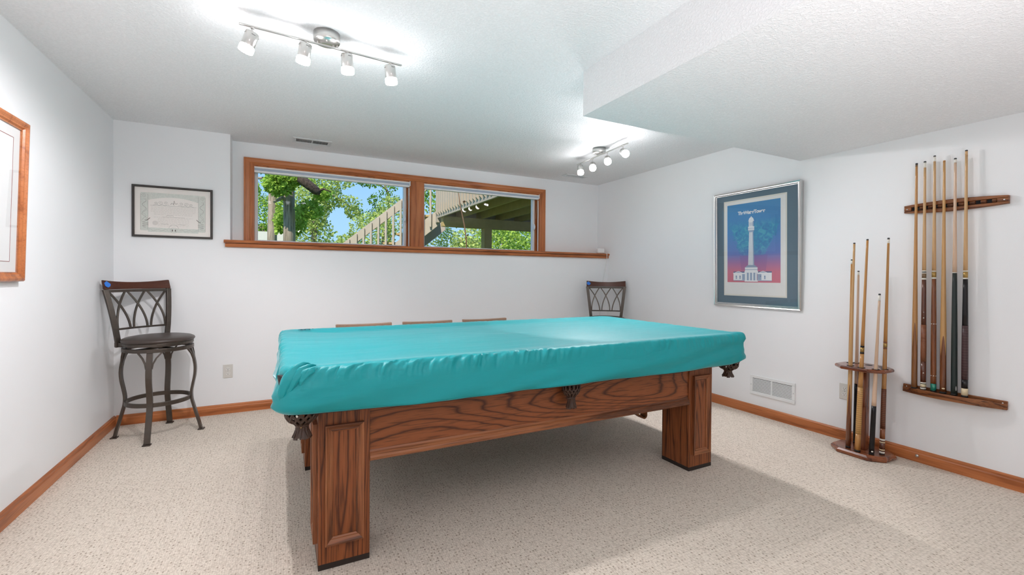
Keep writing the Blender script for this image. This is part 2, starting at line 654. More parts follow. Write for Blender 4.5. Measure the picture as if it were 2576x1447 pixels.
# windows
M_VINYL = pm('white_vinyl', (0.80, 0.81, 0.82), rough=0.35)
M_TRACK = pm('grey_track', (0.42, 0.44, 0.46), rough=0.4, metal=0.3)
def window(name, ox, label, gm):
    root = thing(name, label, None, ((ox[0] + ox[1]) / 2, YW, OZ[0]), kind='structure')
    a, b = ox
    # wooden jambs
    j = MB()
    j.box(a, a + 0.012, YW, GY + 0.03, OZ[0], OZ[1])
    j.box(b - 0.012, b, YW, GY + 0.03, OZ[0], OZ[1])
    j.box(a + 0.012, b - 0.012, YW, GY + 0.03, OZ[1] - 0.012, OZ[1])
    j.box(a + 0.012, b - 0.012, YW, GY + 0.03, OZ[0], OZ[0] + 0.012)
    j.build('jamb', W_TZ, root)
    # white frame
    f = MB()
    fa, fb, fz0, fz1 = a + 0.012, b - 0.012, OZ[0] + 0.012, OZ[1] - 0.012
    t = 0.026
    f.box(fa, fa + t, GY - 0.02, GY + 0.03, fz0, fz1)
    f.box(fb - t - 0.02, fb - 0.02, GY - 0.02, GY + 0.03, fz0, fz1)
    f.box(fa + t, fb - t - 0.02, GY - 0.02, GY + 0.03, fz0, fz0 + 0.020)
    f.box(fa + t, fb - t - 0.02, GY - 0.02, GY + 0.03, fz1 - t, fz1)
    f.mi = 1
    f.box(fb - 0.02, fb, GY - 0.035, GY + 0.03, fz0, fz1)
    f.build('sash', [M_VINYL, W_TZ], root, bevel=0.002)
    # thin vertical side track nearest the room
    tr = MB()
    tr.box(b - 0.020, b - 0.012, YW + 0.012, YW + 0.022, OZ[0] + 0.012, OZ[1] - 0.075)
    tr.build('side_track', M_VINYL, root)
    g = MB()
    x0, x1, z0, z1 = fa + t - 0.004, fb - t - 0.016, fz0 + 0.016, fz1 - t + 0.004
    g.poly([(x0, GY, z0), (x1, GY, z0), (x1, GY, z1), (x0, GY, z1)])
    g.build('pane', gm, root, recalc=False)
    # latch: little lever on the right stile
    l = MB()
    lx = fb - 0.030
    l.box(lx - 0.012, lx + 0.006, GY - 0.034, GY - 0.02, 1.78, 1.85)
    l.tube([(lx - 0.003, GY - 0.034, 1.845), (lx - 0.006, GY - 0.052, 1.82), (lx - 0.012, GY - 0.056, 1.795), (lx - 0.018, GY - 0.05, 1.778)], [0.006, 0.008, 0.010, 0.006], 8)
    l.build('latch', M_VINYL, root, bevel=0.002)
    return root
window('window_1', O1, 'left basement window showing trees and blue sky', M_GLASS_B)
window('window_2', O2, 'right basement window showing the underside of the deck', M_GLASS)

# raised cellular shades
M_SHADE = pm('shade_fabric', (0.62, 0.68, 0.76), rough=0.8)
M_RAIL = pm('shade_rail', (0.82, 0.83, 0.84), rough=0.35)
def shade(ox, label):
    a, b = ox[0] + 0.002, ox[1] - 0.002
    root = thing('window_shade', label, 'window shade', ((a + b) / 2, YW + 0.03, OZ[1]), group='raised window shades')
    h = MB()
    h.box(a, b, YW + 0.004, YW + 0.05, OZ[1] - 0.026, OZ[1] - 0.002)
    h.build('headrail', M_RAIL, root, bevel=0.004)
    s = MB()
    n = 4
    for k in range(n):
        z1 = OZ[1] - 0.026 - k * 0.005
        pts = [(YW + 0.012, z1), (YW + 0.007, z1 - 0.0025), (YW + 0.012, z1 - 0.005), (YW + 0.044, z1 - 0.005), (YW + 0.049, z1 - 0.0025), (YW + 0.044, z1)]
        s.prism(pts, a + 0.004, b - 0.004, lambda p, q, hh: Vector((hh, p, q)))
    s.build('folded_fabric', M_SHADE, root)
    r = MB()
    r.box(a + 0.002, b - 0.002, YW + 0.006, YW + 0.048, OZ[1] - 0.066, OZ[1] - 0.046)
    r.build('bottom_rail', M_RAIL, root, bevel=0.005)
    e = MB()
    e.box(b - 0.012, b, YW - 0.002, YW + 0.05, OZ[1] - 0.055, OZ[1] - 0.003)
    e.build('end_cap', M_VINYL, root, bevel=0.003)
    cd = MB()
    cd.tube([(b - 0.022, YW + 0.02, OZ[1] - 0.06), (b - 0.026, YW + 0.03, OZ[1] - 0.16), (b - 0.034, YW + 0.04, OZ[1] - 0.30)], 0.0018, 6)
    cd.build('pull_cord', pm('cord_tan', (0.55, 0.36, 0.26), 0.7), root)
    return root
shade(O1, 'raised grey white shade at the top of the window with trees')
shade(O2, 'raised grey white shade at the top of the window with the deck')

# ------------------------------------------------------------------ ceiling and wall registers, outlets
M_WHITE_METAL = pm('white_enamel', (0.80, 0.815, 0.82), rough=0.4)
M_DARK = pm('dark_void', (0.02, 0.022, 0.025), rough=0.9)
M_CEILMETAL = pm('ceiling_register_paint', (0.70, 0.715, 0.725), rough=0.45)

def ceiling_register(cx, cy, lx, ly, label):
    M = frame_matrix((cx, cy, ZC), (1, 0, 0), (0, -1, 0))
    r = thing('ceiling_vent', label, 'ceiling vent', M, group='ceiling air vents')
    p = MB()
    p.box(-lx / 2, lx / 2, -ly / 2, -ly / 2 + 0.03, 0, 0.006)
    p.box(-lx / 2, lx / 2, ly / 2 - 0.03, ly / 2, 0, 0.006)
    p.box(-lx / 2, -lx / 2 + 0.03, -ly / 2 + 0.03, ly / 2 - 0.03, 0, 0.006)
    p.box(lx / 2 - 0.03, lx / 2, -ly / 2 + 0.03, ly / 2 - 0.03, 0, 0.006)
    p.box(-0.006, 0.006, -ly / 2 + 0.03, ly / 2 - 0.03, 0, 0.005)
    p.build('plate', M_CEILMETAL, r, local=True, bevel=0.002)
    d = MB()
    d.box(-lx / 2 + 0.02, lx / 2 - 0.02, -ly / 2 + 0.02, ly / 2 - 0.02, -0.002, 0.0012)
    d.build('duct_opening', M_DARK, r, local=True)
    s = MB()
    n = 26
    for k in range(n):
        x = -lx / 2 + 0.036 + (lx - 0.072) * k / (n - 1)
        if abs(x) < 0.008:
            continue
        s.box(-0.0009, 0.0009, -ly / 2 + 0.03, ly / 2 - 0.03, 0.0008, 0.0050, Matrix.Translation((x, 0, 0)) @ Matrix.Rotation(radians(35 if x < 0 else -35), 4, 'Y'))
    s.build('louvres', M_CEILMETAL, r, local=True)
    for sx in (-1, 1):
        q = MB()
        q.lathe([(0.004, 0), (0.004, 0.002), (0.002, 0.003)], 10, Matrix.Translation((sx * (lx / 2 - 0.013), 0, 0.005)))
        q.build('screw', M_TRACK, r, local=True)
ceiling_register(0.259, 4.473, 0.32, 0.165, 'white louvred ceiling vent above the window with trees')
ceiling_register(3.145, 4.478, 0.31, 0.115, 'white louvred ceiling vent behind the smaller looking track light')

def return_grille(y0, y1, z0, z1, label):
    M = frame_matrix((XR, (y0 + y1) / 2, (z0 + z1) / 2), (0, -1, 0), (0, 0, 1))
    r = thing('wall_vent', label, 'wall vent', M)
    lx, ly = y1 - y0, z1 - z0
    p = MB()
    b = 0.026
    p.box(-lx / 2, lx / 2, -ly / 2, -ly / 2 + b, 0, 0.008)
    p.box(-lx / 2, lx / 2, ly / 2 - b, ly / 2, 0, 0.008)
    p.box(-lx / 2, -lx / 2 + b, -ly / 2 + b, ly / 2 - b, 0, 0.008)
    p.box(lx / 2 - b, lx / 2, -ly / 2 + b, ly / 2 - b, 0, 0.008)
    p.box(-0.007, 0.007, -ly / 2 + b, ly / 2 - b, 0, 0.007)
    p.build('frame', M_WHITE_METAL, r, local=True, bevel=0.003)
    d = MB()
    d.box(-lx / 2 + 0.02, lx / 2 - 0.02, -ly / 2 + 0.02, ly / 2 - 0.02, -0.002, 0.001)
    d.build('duct_opening', M_DARK, r, local=True)
    n = 17
    s = MB()
    for k in range(n):
        yy = -ly / 2 + b + 0.004 + (ly - 2 * b - 0.008) * k / (n - 1)
        for xa, xb in ((-lx / 2 + b, -0.007), (0.007, lx / 2 - b)):
            s.box(xa, xb, -0.0010, 0.0010, 0.001, 0.0065, Matrix.Translation((0, yy, 0)) @ Matrix.Rotation(radians(38), 4, 'X'))
    s.build('louvres', M_WHITE_METAL, r, local=True)
    for sx in (-1, 1):
        q = MB()
        q.lathe([(0.0035, 0), (0.0035, 0.002), (0.002, 0.003)], 10, Matrix.Translation((sx * (lx / 2 - 0.012), 0, 0.0075)))
        q.build('screw', M_TRACK, r, local=True)
return_grille(2.197, 2.592, 0.173, 0.3445, 'white slatted air return grille low on the right wall')

M_PLATE = pm('outlet_plate', (0.66, 0.64, 0.60), rough=0.4)
M_RECEPT = pm('outlet_face', (0.74, 0.73, 0.70), rough=0.35)
M_SLOT = pm('outlet_slot', (0.03, 0.025, 0.02), rough=0.8)
def outlet(M, label):
    r = thing('wall_outlet', label, 'outlet', M, group='duplex wall outlets')
    p = MB()
    p.box(-0.036, 0.036, -0.058, 0.058, 0, 0.005)
    p.build('plate', M_PLATE, r, local=True, bevel=0.003)
    for s in (-1, 1):
        f = MB()
        pts = []
        for k in range(24):
            a = 2 * pi * k / 24
            pts.append((0.0165 * cos(a), max(-0.0135, min(0.0135, 0.0165 * sin(a))) + s * 0.0195))
        f.prism(pts, 0.004, 0.007)
        fo = f.build('receptacle', M_RECEPT, r, local=True)
        q = MB()
        q.box(-0.0080, -0.0058, -0.0005 + s * 0.0195, 0.0075 + s * 0.0195, 0.0068, 0.0074)
        q.box(0.0058, 0.0080, 0.0005 + s * 0.0195, 0.0068 + s * 0.0195, 0.0068, 0.0074)
        q.lathe([(0.0026, 0.0068), (0.0026, 0.0074)], 10, Matrix.Translation((0, s * 0.0195 - 0.0072, 0)))
        q.build('slots', M_SLOT, fo, local=True)
    c = MB()
    c.lathe([(0.003, 0.004), (0.003, 0.0062), (0.001, 0.0068)], 10)
    c.build('screw', M_TRACK, r, local=True)
outlet(frame_matrix((-0.397, YB, 0.365), (1, 0, 0), (0, 0, 1)), 'grey duplex outlet on the back wall right of the bar stool')
outlet(frame_matrix((XR, 1.838, 0.363), (0, -1, 0), (0, 0, 1)), 'grey duplex outlet on the right wall behind the cue stand')

ds = MB()
Mk = frame_matrix((XR - 0.015, 1.40, 0.042), (0, -1, 0), (0, 0, 1))
ds.lathe([(0.0105, 0), (0.0105, 0.003), (0.0085, 0.007), (0.004, 0.010)], 16, Mk)
tag(ds.build('door_stop', pm('nickel', (0.62, 0.60, 0.57), 0.25, 1.0)), 'small round nickel bumper on the right baseboard', 'door stop')

# ------------------------------------------------------------------ track lights
M_NICKEL = pm('brushed_nickel', (0.66, 0.65, 0.63), 0.28, 1.0, bump=(180, 0.05, 0.0005))
M_NICKEL_D = pm('nickel_slot', (0.12, 0.12, 0.12), 0.5, 0.8)
M_GLOW = pm('frosted_lens', (0.9, 0.9, 0.9), 0.6, emit=(1.0, 0.98, 0.99), es=74.0)

def track_light(label, canopy, b0, b1, heads):
    """heads: (t along bar, drop length, axis direction)"""
    r = thing('track_light', label, 'track light', (canopy[0], canopy[1], ZC), group='ceiling track lights')
    B0, B1 = Vector(b0), Vector(b1)
    cm = MB()
    cm.lathe([(0.062, 0.0), (0.062, -0.040), (0.058, -0.046), (0.0, -0.047)], 36, Matrix.Translation((canopy[0], canopy[1], ZC)), cap1=False)
    co = cm.build('canopy', M_NICKEL, r)
    for k in range(3):
        a = k * 2.1 + 0.4
        q = MB()
        q.lathe([(0.005, 0), (0.005, -0.006), (0.002, -0.009)], 10, Matrix.Translation((canopy[0] + 0.035 * cos(a), canopy[1] + 0.035 * sin(a), ZC - 0.046)))
        q.build('screw', M_NICKEL, co)
    bar = MB()
    bar.tube([B0, B1], 1.0, sec=RECT(0.007, 0.013), upv=(0, 0, 1), smooth=False)
    bar.build('bar', M_NICKEL, r, bevel=0.0015)
    for t in (0.44, 0.56):
        hk = MB()
        p = B0.lerp(B1, t)
        hk.tube([p + Vector((0, 0, 0.0)), (p.x, p.y, ZC - 0.044)], 0.005, 8)
        hk.build('bracket', M_NICKEL, r)
    for t, drop, ax, pw, *beam in heads:
        ax = Vector(ax).normalized()
        p = B0.lerp(B1, t)
        q = p + Vector((0, 0, -drop))
        rot = Vector((0, 0, -1)).rotation_difference(ax).to_matrix().to_4x4()
        # pivot sits near the rear end of the can
        M = Matrix.Translation(q) @ rot @ Matrix.Translation((0, 0, 0.004))
        h = MB()
        h.lathe([(0.0, 0.0), (0.026, 0.0), (0.0285, -0.003), (0.0285, -0.064), (0.0275, -0.066), (0.0, -0.066)], 28, M, cap0=False, cap1=False)
        ho = h.build('lamp_head', M_NICKEL, r)
        st = MB()
        st.tube([p, q], 0.0045, 8)
        st.lathe([(0.008, 0), (0.008, -0.006)], 12, Matrix.Translation(p + Vector((0, 0, -0.003))))
        st.build('stem', M_NICKEL, ho)
        for a in (0.3, 1.9, 3.5, 5.1):
            sl = MB()
            sl.box(-0.008, 0.008, 0.0280, 0.0290, -0.0135, -0.0115, M @ Matrix.Rotation(a, 4, 'Z'))
            sl.build('vent_slot', M_NICKEL_D, ho)
        ln = MB()
        ln.lathe([(0.030, -0.066), (0.0315, -0.070), (0.0315, -0.090), (0.030, -0.094), (0.0, -0.095)], 28, M, cap0=True, cap1=False)
        ln.build('diffuser', M_GLOW, ho)
        l = bpy.data.lights.new('lamp', 'SPOT')
        lo = bpy.data.objects.new('lamp', l)
        COL.objects.link(lo)
        l.energy = LAMP_W * pw
        l.shadow_soft_size = 0.018
        l.spot_size = radians(beam[0] if beam else 150)
        l.spot_blend = 0.12 if beam else 0.45
        l.color = (1.0, 0.965, 0.985)
        pos = M @ Vector((0, 0, -0.105))
        lo.parent = r
        lo.location = pos - ROOT[r].translation
        lo.rotation_euler = ax.to_track_quat('-Z', 'Y').to_euler()
    return r

track_light('brushed nickel four head track light over the near left end of the pool table', (0.208, 2.445), (-0.167, 2.410, 2.345), (0.588, 2.474, 2.345),
            [(0.070, 0.032, (-0.34, 0.12, -1), 2.8), (0.368, 0.020, (-0.14, 0.14, -1), 0.7), (0.622, 0.020, (0.08, 0.10, -1), 0.4), (0.915, 0.022, (0.13, 0.08, -1), 0.4)])
track_light('brushed nickel four head track light by the soffit over the far right corner', (2.668, 3.41), (2.700, 3.810, 2.345), (2.640, 2.985, 2.345),
            [(0.07, 0.028, (-0.17, -0.38, -0.906), 3.0, 63), (0.345, 0.062, (-0.50, -0.72, -0.66), 0.7), (0.635, 0.060, (-0.50, -0.76, -0.62), 0.8), (0.915, 0.055, (-0.36, -0.95, -0.55), 1.7)])

# ------------------------------------------------------------------ pool table
OAK = dict(light=(0.270, 0.084, 0.028), mid=(0.235, 0.070, 0.022), dark=(0.075, 0.022, 0.009))
OAK_X = wood('oak_x', axis='X', rings=44, scale=2.6, stretch=0.16, rough=0.36, pore=0.55, pore_scale=170, **OAK)
OAK_Z = wood('oak_z', axis='Z', rings=22, scale=6.0, stretch=0.06, rough=0.36, pore=0.75, pore_scale=260, seed=3.1, **OAK)
OAK_Y = wood('oak_y', axis='Y', rings=6, scale=3.6, stretch=0.12, rough=0.36, pore=0.55, pore_scale=170, seed=1.7, **OAK)
OAKM = dict(light=(0.33, 0.125, 0.050), mid=(0.25, 0.085, 0.033), dark=(0.10, 0.034, 0.014))
OAKM_X = wood('oak_moulding_x', axis='X', rings=5, scale=8, stretch=0.06, rough=0.32, pore=0.6, pore_scale=200, **OAKM)
OAKM_Z = wood('oak_moulding_z', axis='Z', rings=5, scale=8, stretch=0.06, rough=0.32, pore=0.6, pore_scale=200, **OAKM)
M_PLINTH = pm('dark_plinth', (0.020, 0.012, 0.009), 0.5)
M_LEATHER = pm('dark_brown_leather', (0.050, 0.022, 0.012), 0.42, bump=(60, 0.2, 0.002), var=(30, 0.25))
M_SLATE = pm('table_bed_cloth', (0.02, 0.12, 0.10), 0.9)

TX0, TX1, TY0, TY1, TZT = -0.005, 2.632, 1.850, 3.250, 0.850
LX0, LX1, LY0, LY1 = 0.138, 2.452, 1.966, 3.245
LW, LD = 0.203, 0.222
table = thing('pool_table', 'oak pool table on four square legs under a teal cover', 'pool table', (1.31, 2.55, 0))

MOULD = [(0, 0), (0.030, 0), (0.030, 0.003), (0.024, 0.007), (0.020, 0.006), (0.013, 0.010), (0.006, 0.016), (0.0, 0.017)]

def panel_frame(m, M, w, h, pr=MOULD):
    """mitred raised moulding, outer size w x h, lying on the local XY plane"""
    n = len(pr)
    cor = [(-1, -1), (1, -1), (1, 1), (-1, 1)]
    rings = []
    for cx, cy in cor:
        rings.append([m.bm.verts.new(M @ Vector((cx * (w / 2 - a), cy * (h / 2 - a), d))) for a, d in pr])
    for k in range(4):
        A, B = rings[k], rings[(k + 1) % 4]
        m.mi = k % 2
        for i in range(n - 1):
            m._f([A[i], B[i], B[i + 1], A[i + 1]])
        m._f([A[-1], B[-1], B[0], A[0]])
    m.mi = 0

def table_leg(x0, y0, sx, sy):
    """sx, sy: which outer faces carry the raised frame"""
    b = MB()
    b.box(x0, x0 + LW, y0, y0 + LD, 0.022, 0.70)
    lg = b.build('leg', OAK_Z, table, bevel=0.004)
    p = MB()
    p.box(x0 + 0.001, x0 + LW - 0.001, y0 + 0.001, y0 + LD - 0.001, 0.0, 0.023)
    p.build('plinth', M_PLINTH, lg)
    f = MB()
    yy = y0 if sy < 0 else y0 + LD
    panel_frame(f, frame_matrix((x0 + LW / 2, yy, 0.345), (-sy, 0, 0) if sy > 0 else (1, 0, 0), (0, 0, 1)), 0.150, 0.49)
    f.build('panel_moulding', [OAKM_X, OAKM_Z], lg)
    f = MB()
    xx = x0 if sx < 0 else x0 + LW
    panel_frame(f, frame_matrix((xx, y0 + LD / 2, 0.345), (0, -1, 0) if sx < 0 else (0, 1, 0), (0, 0, 1)), 0.165, 0.49)
    f.build('panel_moulding', [OAKM_X, OAKM_Z], lg)
table_leg(LX0, LY0, -1, -1)
table_leg(LX1 - LW, LY0, 1, -1)
table_leg(LX0, LY1 - LD, -1, 1)
table_leg(LX1 - LW, LY1 - LD, 1, 1)

def apron(x0, x1, y0, y1, along, out):
    m = MB()
    m.box(x0, x1, y0, y1, 0.452, 0.70)
    a = m.build('apron', OAK_X if along == 'X' else OAK_Y, table)
    k = MB()
    prf = [(-0.006, 0.412), (0.006, 0.412), (0.013, 0.418), (0.014, 0.428), (0.010, 0.434), (0.010, 0.444), (0.004, 0.450), (0.0, 0.458), (-0.006, 0.458)]
    if along == 'X':
        ysurf = y0 if out < 0 else y1
        k.prism(prf, x0, x1, lambda p, q, h: Vector((h, ysurf + out * p, q)))
        k.box(x0, x1, min(ysurf, ysurf - out * 0.03), max(ysurf, ysurf - out * 0.03), 0.412, 0.455)
    else:
        xs = x0 if out < 0 else x1
        k.prism(prf, y0, y1, lambda p, q, h: Vector((xs + out * p, h, q)))
        k.box(min(xs, xs - out * 0.03), max(xs, xs - out * 0.03), y0, y1, 0.412, 0.455)
    k.build('apron_moulding', OAKM_X if along == 'X' else OAK_Y, a)
apron(LX0 + LW, LX1 - LW, LY0 + 0.010, LY0 + 0.035, 'X', -1)
apron(LX0 + LW, LX1 - LW, LY1 - 0.035, LY1 - 0.010, 'X', 1)
apron(LX0 + 0.010, LX0 + 0.035, LY0 + LD, LY1 - LD, 'Y', -1)
apron(LX1 - 0.035, LX1 - 0.010, LY0 + LD, LY1 - LD, 'Y', 1)
m = MB()
m.box(LX0 + 0.02, LX1 - 0.02, LY0 + 0.02, LY1 - 0.02, 0.70, 0.75)
m.build('slate_bed', M_SLATE, table)
rail = MB()
for q in ((TX0 + 0.10, TX1 - 0.10, TY0 + 0.03, TY0 + 0.17), (TX0 + 0.10, TX1 - 0.10, TY1 - 0.17, TY1 - 0.03)):
    m = MB()
    m.box(*q, 0.70, 0.828)
    m.build('rail', OAK_X, table, bevel=0.012)
for q in ((TX0 + 0.03, TX0 + 0.17, TY0 + 0.16, TY1 - 0.16), (TX1 - 0.17, TX1 - 0.03, TY0 + 0.16, TY1 - 0.16)):
    m = MB()
    m.box(*q, 0.70, 0.828)
    m.build('rail', OAK_Y, table, bevel=0.012)

def pocket(cx, cy, ztop, rad, depth, face, squash=1.0, tassel=True):
    """leather shield pocket: crossing straps gathered into a fringe"""
    p = MB()
    nst = 13
    def pt(a, t):
        prof = [(1.0, 0.0), (1.03, 0.2), (1.0, 0.45), (0.80, 0.72), (0.42, 0.90), (0.30, 1.0)]
        f = t * (len(prof) - 1)
        i = min(int(f), len(prof) - 2)
        k = f - i
        rr = prof[i][0] * (1 - k) + prof[i + 1][0] * k
        zz = prof[i][1] * (1 - k) + prof[i + 1][1] * k
        return Vector((cx + rad * rr * cos(a), cy + rad * rr * sin(a) * squash, ztop - depth * zz))
    for k in range(nst):
        a0 = 2 * pi * k / nst
        for sg in (-1, 1):
            pts = []
            for i in range(15):
                t = i / 14
                a = a0 + sg * 0.26 * sin(t * pi * 2.2)
                pts.append(pt(a, t))
            p.tube(pts, 1.0, sec=RECT(0.004, 0.010), upv=lambda i, P=pts: P[i] - Vector((cx, cy, P[i].z - 0.01)), smooth=True)
    ring = [pt(2 * pi * k / 28, 0.0) for k in range(28)]
    p.tube(ring, 0.009, 8, closed=True)
    neck = [pt(2 * pi * k / 20, 0.98) for k in range(20)]
    p.tube(neck, 0.008, 8, closed=True)
    o = p.build('pocket', M_LEATHER, table)
    fr = MB()
    nf = 15
    for k in range(nf):
        a = 2 * pi * k / nf
        q0 = Vector((cx + rad * 0.30 * cos(a), cy + rad * 0.30 * sin(a) * squash, ztop - depth * 0.93))
        q1 = Vector((cx + rad * 0.36 * cos(a), cy + rad * 0.36 * sin(a) * squash, ztop - depth * 1.25))
        q2 = Vector((cx + rad * 0.56 * cos(a + 0.1), cy + rad * 0.56 * sin(a + 0.1) * squash, ztop - depth * (1.62 + 0.06 * sin(k * 2.3))))
        fr.tube([q0, q1, q2], 1.0, sec=RECT(0.004, 0.019), upv=lambda i, a=a: Vector((cos(a), sin(a), 0)), smooth=False)
    fr.build('fringe', M_LEATHER, o)
    st = MB()
    ab = atan2(face[1], face[0])
    st.lathe([(0.004, 0), (0.003, 0.003), (0.001, 0.004)], 10, Matrix.Translation((cx + rad * 0.36 * cos(ab), cy + rad * 0.36 * sin(ab) * squash, ztop - depth * 1.06)) @ Vector((0, 0, 1)).rotation_difference(Vector((face[0], face[1], 0)).normalized()).to_matrix().to_4x4())
    st.build('stud', pm('brass_stud', (0.35, 0.22, 0.09), 0.3, 1.0), o)

pocket(0.078, 1.930, 0.692, 0.060, 0.075, (-0.2, -1))
pocket(1.340, 1.925, 0.655, 0.050, 0.080, (-0.3, -1), 0.6)
pocket(2.548, 1.925, 0.672, 0.060, 0.062, (-0.5, -1))
# dark brown patch laid on the cover as the shaded inside of a slit
ir = MB()
ctr = Vector((TX0 + 0.075, TY0 + 0.075, 0))
sl_ = [(198, 0.824), (210, 0.825), (224, 0.822), (236, 0.818), (230, 0.806), (222, 0.785), (216, 0.762), (210, 0.785), (203, 0.808)]
ia = [ctr + Vector((0.083 * cos(radians(a_)), 0.083 * sin(radians(a_)), z_)) for a_, z_ in sl_]
ib = [ctr + Vector((0.066 * cos(radians(a_)), 0.066 * sin(radians(a_)), z_)) for a_, z_ in sl_]
ir.grid_rings([ib, ia], True, True, True, False)
ir.build('slit_shade_patch', pm('slit_shade_brown', (0.022, 0.010, 0.007), 0.5), table)

# ------------------------------------------------------------------ teal fitted cover
def cover_mat():
    m, nt, b = new_mat('teal_cover')
    tc = N(nt, 'ShaderNodeTexCoord')
    mp = N(nt, 'ShaderNodeMapping')
    mp.inputs['Rotation'].default_value = (0, radians(24), 0)
    mp.inputs['Scale'].default_value = (0.8, 2.2, 5.0)
    nt.links.new(tc.outputs['Object'], mp.inputs['Vector'])
    n1 = N(nt, 'ShaderNodeTexNoise')
    n1.inputs['Scale'].default_value = 3.0
    n1.inputs['Detail'].default_value = 4.0
    n1.inputs['Distortion'].default_value = 0.4
    nt.links.new(mp.outputs[0], n1.inputs['Vector'])
    n2 = N(nt, 'ShaderNodeTexNoise')
    n2.inputs['Scale'].default_value = 30.0
    n2.inputs['Detail'].default_value = 3.0
    nt.links.new(mp.outputs[0], n2.inputs['Vector'])
    h = math_node(nt, 'MULTIPLY_ADD', n2.outputs[0], 0.10, n1.outputs[0])
    bp = N(nt, 'ShaderNodeBump')
    bp.inputs['Strength'].default_value = 0.22
    bp.inputs['Distance'].default_value = 0.02
    nt.links.new(h, bp.inputs['Height'])
    nt.links.new(bp.outputs[0], b.inputs['Normal'])
    b.inputs['Base Color'].default_value = (0.0, 0.305, 0.335, 1)
    b.inputs['Roughness'].default_value = 0.45
    b.inputs['Specular IOR Level'].default_value = 0.45
    b.inputs['Sheen Weight'].default_value = 0.55
    b.inputs['Sheen Roughness'].default_value = 0.2
    b.inputs['Sheen Tint'].default_value = (0.75, 0.95, 1.0, 1)
    return m
M_COVER = cover_mat()

def rounded_rect(n, x0, x1, y0, y1, rr):
    """n points evenly spaced along a rounded rectangle, rr = corner radii (x0y0, x1y0, x1y1, x0y1); returns (pos, normal)"""
    segs = []
    cs_ = [(x0 + rr[0], y0 + rr[0], pi, 1.5 * pi, rr[0]), (x1 - rr[1], y0 + rr[1], 1.5 * pi, 2 * pi, rr[1]),
           (x1 - rr[2], y1 - rr[2], 0, 0.5 * pi, rr[2]), (x0 + rr[3], y1 - rr[3], 0.5 * pi, pi, rr[3])]
    pts = []
    for i, (cx, cy, a0, a1, r) in enumerate(cs_):
        for k in range(25):
            a = a0 + (a1 - a0) * k / 24
            pts.append((Vector((cx + r * cos(a), cy + r * sin(a), 0)), Vector((cos(a), sin(a), 0))))
    pts.append((pts[0][0].copy(), pts[0][1].copy()))
    L = [0.0]
    for a, b in zip(pts[:-1], pts[1:]):
        L.append(L[-1] + (b[0] - a[0]).length)
    out = []
    j = 0
    for k in range(n):
        s_ = L[-1] * k / n
        while L[j + 1] < s_:
            j += 1
        t = (s_ - L[j]) / max(1e-9, L[j + 1] - L[j])
        out.append((pts[j][0].lerp(pts[j + 1][0], t), pts[j][1].lerp(pts[j + 1][1], t).normalized()))
    return out

